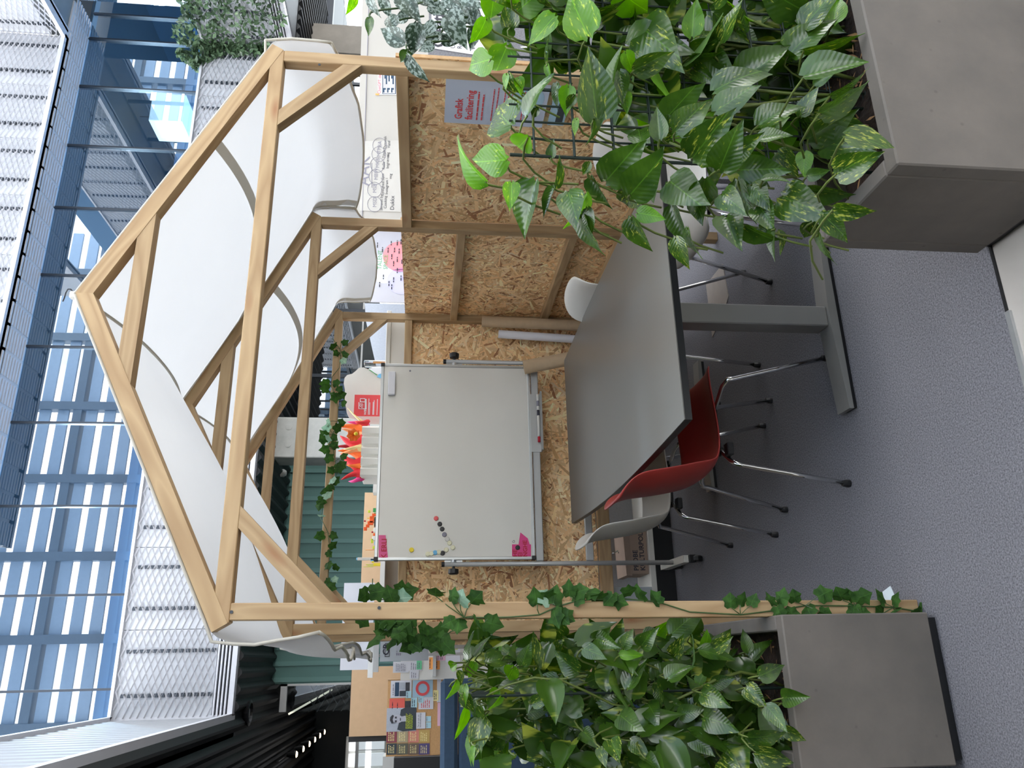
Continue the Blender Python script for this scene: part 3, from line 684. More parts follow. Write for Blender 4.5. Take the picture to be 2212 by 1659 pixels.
chair(.70, .535, 0.0, 'red_plastic', 'red shell chair with chrome legs tucked under the table')
chair(.625, 1.17, -.05, 'warm_grey_plastic', 'pale warm-grey shell chair behind the red chair')
chair(1.37, 1.14, PI+.04, 'white_plastic', 'white shell chair whose back peeks over the table beside OSB wall')
chair(1.68, .36, PI-.06, 'white_plastic', 'white shell chair half hidden behind the large pothos leaves')
chair(1.10, 2.02, -PI/2, 'warm_grey_plastic', 'shell chair at the far table end, seat hidden, chrome legs showing') if False else None

# ================================================================ MOBILE WHITEBOARD
YW = 2.06
wb = thing('mobile_whiteboard', (.98, YW, 0), 'mobile whiteboard on grey metal stand with castors before the OSB wall', 'whiteboard')
x0, x1, z0, z1 = .412, 1.548, .94, 1.806
part('writing_surface', MB().box(x0, x1, YW-.012, YW+.012, z0, z1), 'board_white', wb)
fw_ = .018
for a in ((x0-fw_, x1+fw_, z1, z1+fw_), (x0-fw_, x1+fw_, z0-fw_, z0)): part('frame_rail', MB().box(a[0], a[1], YW-.016, YW+.016, a[2], a[3], .003), 'aluminium', wb)
for a in ((x0-fw_, x0), (x1, x1+fw_)): part('frame_rail', MB().box(a[0], a[1], YW-.016, YW+.016, z0, z1, .003), 'aluminium', wb)
for x in (x0-fw_, x1): 
    for z in (z0-fw_, z1): part('corner_cap', MB().box(x-.003, x+fw_+.003, YW-.02, YW+.02, z-.003, z+fw_+.003, .003), 'black_plastic', wb)
for x in (.372, 1.590):
    part('pole', MB().tube([(x, YW, .10), (x, YW, 1.435)], .0135, 14), 'grey_metal', wb, True)
    part('pole_cap', MB().tube([(x, YW, 1.435), (x, YW, 1.452)], .0142, 12), 'black_plastic', wb)
    s_ = -1 if x < 1 else 1
    kb = part('clamp_knob', MB().lathe([(.008, 0), (.008, .012), (.028, .016), (.030, .04), (.022, .046)], (x+s_*.010, YW, 1.385), (s_, 0, 0), 14), 'black_plastic', wb)
    part('knob_stem', MB().lathe([(.016, 0), (.016, .02)], (x-s_*.03, YW, 1.385), (s_, 0, 0), 12), 'aluminium', kb)
    part('bracket', MB().box(min(x, x-s_*.032), max(x, x-s_*.032), YW-.003, YW+.003, 1.335, 1.435), 'aluminium', wb)
    ft = part('foot', MB().prism([Vector((x-.02, YW-.17, .075)), Vector((x-.02, YW-.17, .11)), Vector((x-.02, YW+.21, .13)), Vector((x-.02, YW+.21, .075))], (.04, 0, 0)), 'paint_white', wb)
    for yy in (YW-.165, YW+.19):
        part('castor', MB().lathe([(.030, 0), (.036, .006), (.036, .026), (.030, .032)], (x-.016, yy, .036), (1, 0, 0), 16), 'black_plastic', ft)
        part('castor_fork', MB().box(x-.021, x+.021, yy-.026, yy+.026, .044, .082, .003), 'black_plastic', ft)
for za in (.895, .605): part('cross_rail', MB().box(.386, 1.577, YW-.012, YW+.012, za-.022, za+.022, .004), 'grey_metal', wb)
a, b = atY(1145, 975, YW-.03), atY(1145, 850, YW-.03)
ty = part('pen_tray', MB().prism([Vector((a.x, YW-.014, .925)), Vector((a.x, YW-.014, .862)), Vector((a.x, YW-.075, .862)), Vector((a.x, YW-.078, .874)), Vector((a.x, YW-.075, .874)), Vector((a.x, YW-.018, .868)), Vector((a.x, YW-.018, .925))], (b.x-a.x, 0, 0)), 'grey_metal', wb)
for i, (ya, yb, c, lab) in enumerate([(945, 893, 'red_ink', 'white board marker with red end lying in whiteboard tray'), (888, 872, 'dark_ink', 'white board marker with black cap lying in whiteboard tray'), (868, 852, 'grey_ink', 'small pale marker at the right end of whiteboard tray')]):
    A = atY(1158, ya, YW-.05).x; B = atY(1158, yb, YW-.05).x; z = .8755
    t = thing('board_marker', (A, YW-.05, z), lab, 'marker', 'markers in the whiteboard tray')
    part('barrel', MB().tube([(A+.004, YW-.05, z+.008), (B, YW-.05, z+.008)], .0078, 10), 'paint_white', t, True)
    part('cap', MB().tube([(A-.028, YW-.05, z+.008), (A+.005, YW-.05, z+.008)], .0082, 10), c, t, True)
    if i == 0: part('end_plug', MB().tube([(B, YW-.05, z+.008), (B+.022, YW-.05, z+.008)], .0078, 10), 'dark_ink', t)
yf = YW-.0125
def on_wb(x, y): p = atY(x, y, yf); return p
MG = [(942, 1120, 'sign_red', 'red round magnet, topmost of the magnet arc'), (950, 1132, 'black_plastic', 'black round magnet just below the red magnet'), (955, 1143, 'black_plastic', 'black magnet, third of the arc from the red one'),
      (960, 1155, 'grey_ink', 'dark grey magnet between black and white magnets'), (966, 1165, 'paint_white', 'white magnet just below the dark grey magnet'), (971, 1173, 'magnet_cream', 'cream magnet just below the white magnet in the arc'),
      (978, 1183, 'magnet_cream', 'cream magnet at the lowest tip of the magnet arc'), (964, 1188, 'magnet_cream', 'cream magnet beside the black one at arc bottom'), (956, 1195, 'black_plastic', 'dark magnet on the left board edge among cream magnets'),
      (948, 1193, 'magnet_cream', 'cream magnet just above the dark edge magnet'), (940, 1194, 'toy_blue', 'pale blue magnet in the row along left board edge'), (932, 1196, 'magnet_cream', 'cream magnet just above the pale blue magnet'),
      (924, 1197, 'magnet_cream', 'cream magnet at the top of the left edge row'), (889, 1188, 'toy_yellow', 'yellow round magnet alone at upper left of whiteboard'), (1118, 1183, 'black_plastic', 'black magnet on the pink tape at lower left of board')]
for x, y, c, lab in MG:
    p = on_wb(x, y); p.y = yf-(.0015 if x == 1118 else 0)
    r = .0135
    single('magnet', MB().lathe([(r, 0), (r, .005), (r*.85, .008), (r*.4, .0085)], p, (0, -1, 0), 14), c, lab, 'magnet', 'magnets on the whiteboard')
a, b = on_wb(838, 855), on_wb(855, 806)
t = thing('board_eraser', a, 'pale grey board eraser stuck at upper right of whiteboard', 'eraser')
part('eraser_body', MB().box(a.x, b.x, yf-.03, yf-.008, b.z, a.z, .003), 'paper', t)
part('eraser_pad', MB().box(a.x+.002, b.x-.002, yf-.008, yf, b.z+.002, a.z-.002), 'blue_felt', t)
p = on_wb(894, 811) if False else on_wb(886, 801)
single('screw_cover', MB().lathe([(.006, 0), (.005, .003)], p, (0, -1, 0), 8), 'grey_ink', 'tiny grey dot at right whiteboard edge below the eraser', 'magnet')
def tape(poly, lab, words):
    ps = [on_wb(*q) for q in poly]; ps = [Vector((p.x, yf-.0005, p.z)) for p in ps]
    o = single('pink_tape', MB().prism(ps, (0, -.0008, 0)), 'tape_pink', lab, 'tape', 'pink lettered tape on the whiteboard')
    for s_, x, y, size, u, v in words:
        p = on_wb(x, y); text('lettering', s_, size, (p.x, yf-.0014, p.z), u, v, 'red_ink', o, bold=.02)
tape([(818, 1156), (833, 1156), (838, 1204), (824, 1210), (818, 1204)], 'pink tape with red letters on upper left whiteboard corner', [('K ERLI', 834, 1207, .040, X_, Z_)])
tape([(1124, 1150), (1140, 1163), (1144, 1176), (1147, 1176), (1147, 1203), (1130, 1206), (1106, 1201), (1106, 1176), (1120, 1176)], 'pink tape patch with red letters on lower left whiteboard corner',
     [('HE', 1117, 1203, .034, X_, Z_), ('EI', 1128, 1203, .034, X_, Z_), ('NGHE', 1139, 1203, .034, X_, Z_)])
p = on_wb(1113, 1172); text('scribble', 'G', .022, (p.x, yf-.001, p.z), Vector((.9, 0, .3)), Z_, 'dark_ink', wb)

# ---------------------------------------------------------------- paper tubes
def tube_thing(name, A, B, r, m, lab, cat='tube'):
    A, B = Vector(A), Vector(B); ax = (B-A); L_ = ax.length
    t = thing(name, A, lab, cat)
    part('tube_wall', MB().lathe([(r, 0), (r, L_), (r*.86, L_), (r*.86, L_-.15)], A, ax, 20), m, t, True)
    part('core', MB().lathe([(r*.86, .0), (r*.86, L_-.12)], A, ax, 16), 'brown_box' if m != 'paper' else 'paper', t, True)
tube_thing('cardboard_tube', (1.90, 2.19, 0), (1.945, 2.235, 1.20), .036, 'cardboard', 'tall cardboard tube standing in the back corner of the frame')
tube_thing('paper_roll', (1.80, 2.22, 0), (1.868, 2.258, 1.09), .027, 'paper', 'white paper roll standing left of the tall cardboard tube')
tube_thing('cardboard_tube', (1.70, 1.86, .02), (1.535, 1.99, .965), .042, 'cardboard', 'wide cardboard tube leaning against right whiteboard pole')

# ---------------------------------------------------------------- floor hatch and scrap by the post
t = thing('floor_hatch', (1.67, 1.25, 0), 'beige metal floor-box lid set in the carpet under table', 'hatch')
part('lid', MB().prism([Vector(p) for p in ((1.815, 1.129, 0), (1.613, 1.106, 0), (1.56, 1.19, 0), (1.50, 1.38, 0), (1.818, 1.382, 0))], (0, 0, .004)), 'hatch_metal', t)
part('cable_flap', MB().box(1.56, 1.62, 1.20, 1.27, .004, .006), 'hatch_metal', t)
single('card_scrap', MB().prism([Vector(p) for p in ((.0, .10, .001), (.065, .13, .001), (.05, .17, .006), (.0, .16, .006))], (0, 0, .004)), 'acrylic', 'small pale plastic scrap on the floor behind left front post', 'scrap')

# ================================================================ PLANTERS
def planter(x0, x1, y0, y1, z1, lab, wall=.045):
    t = thing('concrete_planter', ((x0+x1)/2, (y0+y1)/2, 0), lab, 'planter', 'concrete planters with climbing plants')
    mb = MB().box(x0, x1, y0, y0+wall, .03, z1, .004).box(x0, x1, y1-wall, y1, .03, z1, .004).box(x0, x0+wall, y0+wall, y1-wall, .03, z1, .004).box(x1-wall, x1, y0+wall, y1-wall, .03, z1, .004)
    part('concrete_wall', mb, 'planter_concrete', t)
    part('plinth', MB().box(x0+.015, x1-.015, y0+.015, y1-.015, 0, .035), 'black_edge', t)
    so_ = MB(); n = 14
    def P(i, j):
        x = x0+wall+(x1-x0-2*wall)*i/n; y = y0+wall+(y1-y0-2*wall)*j/n
        return Vector((x, y, z1-.085+.03*noise.noise(Vector((x*9, y*9, 3)))))
    part('soil', so_.grid(P, n, n), 'soil', t)
    mb = MB()
    for k in range(160):
        p = Vector((random.uniform(x0+.06, x1-.06), random.uniform(y0+.06, y1-.06), z1-.075)); a = Vector((random.gauss(0, 1), random.gauss(0, 1), .3)).normalized()*random.uniform(.01, .03)
        b = Vector((-a.y, a.x, 0)).normalized()*.004; mb.add([p-a, p+b, p+a, p-b], [(0, 1, 2, 3)])
    o = part('bark_chips', mb, 'osb_edge', t); o['kind'] = 'stuff'
    return t
PR = planter(.90, 2.12, -1.0, -.62, .50, 'long concrete planter in front at right with pothos trellis')
PL = planter(-.452, -.030, -.085, 1.10, .495, 'concrete planter at left beside the ivy-wrapped post')
def trellis(parent, O, u, L_, z0, z1, step, hs):
    O, u = Vector(O), Vector(u); n = int(L_/step)
    for k in range(n+1):
        p = O+u*(k*step); part('trellis_wire', MB().tube([p+Z_*z0, p+Z_*z1], .0028 if k % 4 else .0042, 6), 'trellis_green', parent)
    mb = MB(); m_ = int((z1-z0)/hs); nn = u.cross(Z_)
    for j in range(m_+1):
        for s_ in (-.006, .006): mb.tube([O+nn*s_+Z_*(z0+j*hs), O+nn*s_+u*L_+Z_*(z0+j*hs)], .0022, 5)
    o = part('cross_wires', mb, 'trellis_green', parent); o['kind'] = 'stuff'
trellis(PR, (1.02, -.80, 0), X_, 1.0, .40, 1.36, .05, .10)
trellis(PL, (-.24, .10, 0), Y_, .9, .40, 1.42, .06, .10)

# ---------------------------------------------------------------- leaves
def heart_leaf(seed, wr=.62, fold=.18, droop=.18, lobes=True):
    rnd = random.Random(seed)
    prof = [(-.07, .30), (0.0, .66), (.12, .93), (.28, 1.0), (.46, .88), (.64, .62), (.80, .34), (.92, .13), (1.0, .012)]
    if not lobes: prof = [(0, .06), (.06, .38), (.16, .72), (.30, .95), (.46, 1.0), (.64, .80), (.80, .46), (.92, .18), (1.0, .012)]
    mb = MB(); tw = rnd.uniform(-.25, .25); bend = rnd.uniform(-.12, .12); wav = rnd.uniform(0, .03); vs = []
    for i, (y, h) in enumerate(prof):
        for j, s_ in enumerate((-1, -.52, 0, .52, 1)):
            yy = max(y, 0) if j == 2 else y-(.0 if i else 0)*abs(s_)
            if i == 0 and lobes: yy = 0 if j == 2 else (-.09 if abs(s_) < .9 else -.02)
            x = s_*h*wr/2; z = fold*abs(x)*1.6-droop*max(0, yy)**2*1.0+tw*x*yy+wav*math.sin(yy*11+s_*2)*abs(s_)
            x += bend*yy*yy
            vs.append((x, yy, z))
    n = len(prof); fs = [(i*5+j, i*5+j+1, (i+1)*5+j+1, (i+1)*5+j) for i in range(n-1) for j in range(4)]
    return mb.add(vs, fs).mesh('leaf', True)
LEAVES = [heart_leaf(k, .60+.05*(k % 3), .10+.09*(k % 4), .10+.12*(k % 3)) for k in range(9)]
def with_mat(meshes, m):
    r = []
    for q in meshes: c = q.copy(); c.materials.clear(); c.materials.append(MATS[m]); r.append(c)
    return r
LM, LY, LS = with_mat(LEAVES, 'pothos_mature'), with_mat(LEAVES, 'pothos_young'), with_mat(LEAVES, 'satin_leaf')
RL = random.Random(11)
def place_leaf(parent, mesh, B, T, wpx=None, name='leaf', roll=None, tilt_in=None):
    """blade from base B to tip T; wpx is its apparent width in the photo and gives its roll or its tilt"""
    B, T = Vector(B), Vector(T); a = T-B; view = (B-CAM); dep = view.dot(FW); vd = view.normalized()
    a2 = a-vd*a.dot(vd); L2 = a2.length
    if wpx is not None:
        wm = wpx*dep/FPX; rat = wm/max(.01, L2)
        if rat > .64:
            L3 = wm/.62; d = math.sqrt(max(0, L3*L3-L2*L2)); a = a2+vd*d*(1 if a2.dot(Z_) > 0 else -1)*(1 if tilt_in is None else tilt_in); th = 0
        else: a = a2; th = math.acos(max(.12, min(1, rat/.62)))
    else: th = 0 if roll is None else roll
    ax = a.normalized(); c = (-vd-ax*(-vd).dot(ax))
    if c.length < .05: c = Z_-ax*Z_.dot(ax)
    c.normalize(); s1 = Matrix.Rotation(th, 3, ax) @ c; s2 = Matrix.Rotation(-th, 3, ax) @ c
    n = s1 if (s1.z > s2.z) == (RL.random() < .8) else s2
    x = ax.cross(n).normalized(); L3 = a.length
    M = Matrix(((x.x*L3, ax.x*L3, n.x*L3, B.x), (x.y*L3, ax.y*L3, n.y*L3, B.y), (x.z*L3, ax.z*L3, n.z*L3, B.z), (0, 0, 0, 1)))
    return link(name, mesh, None, parent, M)
def petiole(mb, A, B, r=.0028):
    A, B = Vector(A), Vector(B); mid = A.lerp(B, .55)+Vector((0, 0, .03+.2*(B-A).length*.3)); mb.tube([A, A.lerp(mid, .5)+Vector((0, 0, .01)), mid, mid.lerp(B, .6)+Vector((0, 0, .004)), B], r, 5, False)

def leaf_mass(parent, spots, m):
    mb = MB(); src = [([v.co.copy() for v in q.vertices], [tuple(p.vertices) for p in q.polygons]) for q in LEAVES]
    for B, d, L_ in spots:
        B = Vector(B); ax = Vector(d).normalized(); c = CAM-B; c = (c-ax*c.dot(ax)).normalized(); c = Matrix.Rotation(RL.gauss(0, .7), 3, ax) @ c
        x = ax.cross(c); vs, fs = RL.choice(src); mb.add([B+x*(v.x*L_)+ax*(v.y*L_)+c*(v.z*L_) for v in vs], fs)
    o = part('leaf_mass', mb, m, parent, True); o['kind'] = 'stuff'; return o
RIGHT = """1068 -15 1057 62 48 y;1108 -11 1103 22 28 y;1050 40 1026 103 34 y;1105 62 1090 -2 38 m;1102 60 1092 96 30 m;1060 128 994 147 58 y;1096 98 1063 174 62 y;1198 36 1135 101 45 y;1183 139 1181 58 10 m;1183 139 1190 178 14 y
1270 78 1222 -30 76 y;1268 60 1262 -20 30 m;1289 259 1273 108 90 m;1325 190 1336 100 18 m;1104 271 1056 222 108 m;1141 296 1103 336 50 y;1139 250 1175 152 24 m;1100 160 1130 215 26 m;1120 168 1128 202 22 y;1095 160 1087 196 14 y
1228 186 1223 256 38 y;1240 205 1225 240 25 m;1205 180 1197 243 18 m;1160 232 1150 258 20 m;1246 256 1240 295 16 y;1283 258 1282 318 16 m;1051 392 966 323 36 y;1094 345 1007 352 76 y;1105 395 1106 450 38 y;1156 393 1109 518 50 m
1197 405 1212 335 18 m;1197 405 1170 472 20 m;1191 341 1192 299 24 m;1228 415 1246 472 56 m;1265 419 1221 502 20 y;1270 450 1278 512 28 m;1256 463 1282 564 28 m;1278 381 1320 458 32 m;1273 350 1258 380 22 m;1310 390 1378 311 86 m
1362 420 1426 345 80 m;1370 405 1342 461 58 m;1448 392 1504 436 82 m;1522 387 1511 475 62 m;1500 430 1520 478 40 m;1405 407 1412 436 28 m;1378 460 1437 470 40 y;1365 470 1396 553 34 m;1453 443 1484 537 38 m;1460 515 1482 588 36 m
1486 493 1506 566 16 m;1497 340 1563 255 78 m;1555 365 1590 280 66 m;1594 390 1625 492 42 m;1570 470 1589 528 62 m;1609 488 1683 533 36 m;1388 61 1452 112 95 m;1372 150 1455 110 50 m;1352 112 1368 160 30 y;1338 155 1350 225 42 m
1350 200 1358 245 28 y;1495 78 1500 -5 50 y;1423 33 1469 85 30 m;1556 90 1593 0 38 m;1498 112 1551 82 44 m;1491 123 1560 128 22 m;1441 253 1500 188 62 m;1441 250 1436 293 22 m;1385 308 1375 257 48 m;1425 300 1418 230 44 m
1460 285 1530 210 60 m;1547 240 1636 178 60 m;1545 195 1648 130 52 m;1597 172 1702 98 66 m;1705 118 1786 28 62 m;1735 60 1800 -25 50 m;1800 52 1810 -12 52 y;1737 108 1864 83 18 m;1738 165 1869 126 56 m;1760 183 1800 155 26 m
1795 206 1882 166 18 m;1773 244 1881 200 40 m;1640 270 1725 209 48 m;1730 250 1762 185 38 m;1650 285 1700 245 36 y;1745 300 1850 235 62 m;1640 300 1712 285 32 m;1828 292 1934 310 44 m;1808 375 1889 329 64 m;1600 367 1702 364 66 m
1680 330 1728 375 42 m;1738 329 1735 383 36 y;1745 380 1790 372 28 m;1648 390 1708 386 18 m;1690 425 1775 460 78 m;1745 408 1846 425 46 m;1805 447 1892 459 42 m;1780 465 1836 522 50 m;1768 505 1790 580 16 m;1640 445 1668 485 48 m
1640 490 1672 505 24 m;1675 495 1668 568 20 m;1680 500 1690 552 16 m;1755 480 1738 522 44 m;1625 400 1660 440 45 m;1590 330 1640 300 50 m;1500 150 1545 180 40 m;1560 420 1600 450 50 m"""
def rows(s): return [(*map(float, q.split()[:5]), q.split()[5]) for r in s.strip().split('\n') for q in r.split(';') if q.strip()]
pr = thing('pothos_plant', (1.5, -.80, .42), 'large golden pothos with big glossy leaves in the right foreground planter', 'plant', 'climbing pothos plants')
mb = MB()
for (bx, by, tx, ty, w_, k) in rows(RIGHT):
    Yd = RL.uniform(-1.035, -1.015) if tx > 1865 else RL.uniform(-.93, -.80); B = atY(bx, by, Yd); T = atY(tx, ty, Yd)
    place_leaf(pr, RL.choice(LY if k == 'y' else LM), B, T, w_)
    S_ = Vector((B.x+RL.uniform(-.05, .03), -.79+RL.uniform(-.03, .03), B.z-RL.uniform(.05, .14)))
    petiole(mb, S_, B)
for k in range(128):      # leaves deeper in the plant
    z = .52+.92*RL.random()**1.15; x = RL.uniform(1.0, 2.0); y = RL.uniform(-.86, -.66)
    if z > 1.12 and x < 1.38: continue
    if x < 1.10 and z > .80: continue
    B = Vector((x, y, z)); L_ = RL.uniform(.09, .17); d = Vector((RL.gauss(-.1, .6), RL.gauss(0, .5), RL.gauss(-.55, .5))).normalized()
    place_leaf(pr, RL.choice(LM if RL.random() < .85 else LY), B, B+d*L_, None, roll=RL.gauss(0, .7))
    if k % 2 == 0: petiole(mb, (x, -.79, z-.08), B)
for k in range(70):      # the crowded end of the trellis at the right
    B = Vector((RL.uniform(1.42, 2.05), RL.uniform(-.92, -.78), RL.uniform(.75, 1.42))); d = Vector((RL.gauss(-.1, .6), RL.gauss(-.2, .4), RL.gauss(-.4, .6))).normalized()
    place_leaf(pr, RL.choice(LM if RL.random() < .8 else LY), B, B+d*RL.uniform(.08, .14), None, roll=RL.gauss(0, .8))
for k in range(16):        # climbing stems
    x = 1.05+k*.058; pts = []; z = .42; top = 1.42 if x > 1.4 else 1.18 if x > 1.15 else 1.02; i = 0
    while z < top: pts.append(Vector((x+.045*math.sin(z*7+k*1.7), -.80+.02*math.cos(z*9+k), z))); z += .06
    mb.tube(pts, .0052, 6, True, .003)
part('stems', mb, 'stem_green', pr, True)
sp_ = []
while len(sp_) < 300:
    z = .50+.92*RL.random(); x = RL.uniform(.98, 2.06); y = RL.uniform(-.80, -.64)
    if x < 1.10+.55*max(0, z-.80): continue
    sp_.append(((x, y, z), (RL.gauss(-.1, .6), RL.gauss(0, .5), RL.gauss(-.5, .6)), RL.uniform(.08, .16)))
leaf_mass(pr, sp_, 'pothos_mature')
SATIN = """901 50 889 128 48 s;874 92 818 60 44 s;883 120 929 182 26 s;968 30 1012 96 48 s;798 -6 815 44 20 s;825 -8 846 44 26 s;868 -12 905 34 44 s;928 8 966 32 32 s;800 38 796 80 20 m;880 108 866 142 26 m
925 88 960 64 24 s;955 84 1000 93 24 s;764 -8 759 37 18 y;985 10 1020 50 34 s;940 50 905 80 26 s;990 60 965 100 30 s;850 60 838 20 30 s;1010 20 1045 60 40 s;905 -10 945 15 30 s;960 -5 1000 20 36 s;1030 60 1010 110 30 s;880 30 850 50 24 s;935 95 905 115 22 s;1000 -12 1040 10 36 s"""
sp = thing('satin_pothos', (2.0, -.74, .5), 'dark satin pothos with silver-blotched leaves at right planter end', 'plant')
mb = MB()
for (bx, by, tx, ty, w_, k) in rows(SATIN):
    Yd = RL.uniform(-.80, -.70); B = atY(bx, by, Yd); T = atY(tx, ty, Yd)
    place_leaf(sp, RL.choice(LS if k == 's' else LY if k == 'y' else LM), B, T, w_)
    petiole(mb, (B.x+.06, -.72, B.z-.08), B)
for k in range(36):
    B = Vector((RL.uniform(1.86, 2.08), RL.uniform(-.74, -.64), RL.uniform(1.15, 1.72))); d = Vector((RL.gauss(-.1, .6), RL.gauss(-.2, .4), RL.gauss(-.7, .4))).normalized()
    place_leaf(sp, RL.choice(LS), B, B+d*RL.uniform(.08, .13), None, roll=RL.gauss(0, .6))
for k in range(6):
    x = 1.86+k*.04; mb.tube([Vector((x+.02*math.sin(q*.9+k), -.70, .45+q*.1)) for q in range(13)], .005, 6, True, .003)
part('stems', mb, 'stem_dark', sp, True)

LEFT = """985 1433 965 1445 24 y;1025 1431 1007 1466 24 y;990 1450 1000 1484 18 m;1060 1424 1075 1400 26 m;1062 1422 1056 1471 16 m;1025 1508 1034 1563 26 m;1038 1525 1063 1595 16 m;1078 1492 1050 1508 22 y;1083 1502 1056 1538 14 y;1111 1498 1085 1549 40 m
1110 1440 1090 1476 36 y;1128 1437 1144 1387 34 m;1150 1442 1164 1364 36 m;1195 1404 1204 1359 32 m;1204 1466 1146 1475 28 m;1249 1451 1190 1412 40 m;1271 1473 1343 1440 38 m;1195 1510 1212 1472 24 m;1197 1514 1238 1535 48 m;1168 1478 1164 1520 8 y
1198 1518 1172 1540 26 m;1213 1545 1218 1601 38 m;1232 1548 1258 1570 30 m;1150 1560 1160 1603 30 m;1143 1621 1197 1614 46 m;1291 1513 1349 1496 40 m;1335 1405 1352 1360 28 m;1220 1622 1260 1650 44 m;1297 1615 1305 1655 26 m;1007 1527 992 1601 18 y
1028 1588 1005 1650 18 y;1028 1612 1020 1656 14 y;1048 1578 1031 1640 14 m;1085 1590 1062 1625 36 m;1095 1600 1088 1655 14 y;1113 1632 1068 1658 14 m;985 1470 966 1513 14 y;1005 1480 998 1530 20 y;1013 1430 1010 1362 10 m;1022 1418 1050 1370 10 m
1040 1410 1054 1372 10 m;1345 1400 1362 1360 28 m;1414 1469 1456 1417 38 m;1443 1466 1493 1426 36 m;1356 1486 1394 1420 40 m;1420 1476 1428 1534 24 m;1517 1497 1571 1518 46 m;1510 1478 1524 1437 22 y;1617 1408 1603 1358 28 m;1622 1430 1665 1378 30 m
1593 1476 1600 1406 42 m;1640 1460 1696 1438 36 m;1613 1485 1655 1523 36 m;1693 1508 1745 1505 42 m;1656 1525 1702 1578 40 m;1650 1535 1620 1560 32 m;1695 1573 1740 1603 26 m;1617 1592 1702 1598 36 m;1633 1625 1714 1652 44 m;1562 1607 1638 1621 36 m
1521 1549 1580 1567 50 m;1467 1543 1522 1536 36 m;1430 1513 1483 1529 40 m;1400 1520 1420 1555 40 m;1447 1596 1532 1641 48 m;1490 1590 1545 1630 40 m;1405 1575 1455 1583 24 y;1362 1600 1405 1635 36 m;1456 1413 1477 1379 34 m;1512 1405 1590 1418 30 m
1545 1400 1580 1376 34 m;1525 1400 1530 1365 26 y;1385 1395 1410 1362 36 m;1340 1415 1390 1412 24 y;1355 1560 1395 1565 28 m;1340 1545 1375 1575 50 m;1540 1480 1585 1462 34 m;1230 1420 1262 1398 26 m;1100 1410 1080 1396 26 m;1290 1380 1330 1400 40 m
1260 1400 1310 1420 36 m;1320 1600 1340 1640 44 m;1395 1640 1420 1668 40 m;1560 1640 1600 1672 44 m;1480 1640 1510 1672 36 m;1150 1520 1190 1500 30 m;1060 1560 1090 1590 34 m;1110 1570 1130 1600 28 m;1000 1500 1024 1540 26 m;1260 1580 1290 1610 36 m"""
pl = thing('pothos_plant', (-.24, .4, .42), 'dense variegated pothos filling the left planter in front of blue screen', 'plant', 'climbing pothos plants')
mb = MB()
for (bx, by, tx, ty, w_, k) in rows(LEFT):
    Yd = RL.uniform(-.04, .16) if bx > 1250 else RL.uniform(.05, .35)
    if tx > 1680: Yd = RL.uniform(-.125, -.10)
    B = atY(bx, by, Yd); T = atY(tx, ty, Yd); place_leaf(pl, RL.choice(LY if k == 'y' else LM), B, T, w_)
    petiole(mb, (B.x*.7-.07+RL.uniform(-.04, .04), Yd+.08, B.z-RL.uniform(.03, .07)), B)
for k in range(165):
    z = .50+.88*RL.random(); y = RL.uniform(.1, .95); x = RL.uniform(-.52, -.06)
    if z > 1.15 and (x < -.42 or x > -.1): continue
    if z < .62 and (x < -.40): continue
    B = Vector((x, y, z)); d = Vector((RL.gauss((x+.25)*2.0, .5), RL.gauss(-.35, .5), RL.gauss(-.35, .55)))
    if z > 1.2: d.z = min(d.z, .3)
    d.normalize(); L_ = RL.uniform(.08, .125)
    place_leaf(pl, RL.choice(LM if RL.random() < .88 else LY), B, B+d*L_, None, roll=RL.gauss(0, .6))
    if k % 3 == 0: petiole(mb, (x*.7-.07, y+.05, z-.05), B)
for k in range(14):
    y = .08+k*.07; mb.tube([Vector((-.24+.05*math.sin(q*.8+k*1.3), y+.03*math.cos(q+k), .42+q*.08)) for q in range(13)], .0052, 6, True, .003)
part('stems', mb, 'stem_green', pl, True)
sp_ = []
while len(sp_) < 330:
    z = .47+.92*RL.random(); x = RL.uniform(-.54, -.08); y = RL.uniform(-.02, .95)
    if z > 1.2 and (y < .12 or x < -.42): continue
    if z < .6 and x > -.15: continue
    sp_.append(((x, y, z), (RL.gauss((x+.25)*1.5, .5), RL.gauss(-.35, .5), min(.5 if z < 1.2 else .1, RL.gauss(-.3, .6))), RL.uniform(.09, .15)))
leaf_mass(pl, sp_, 'pothos_mature')

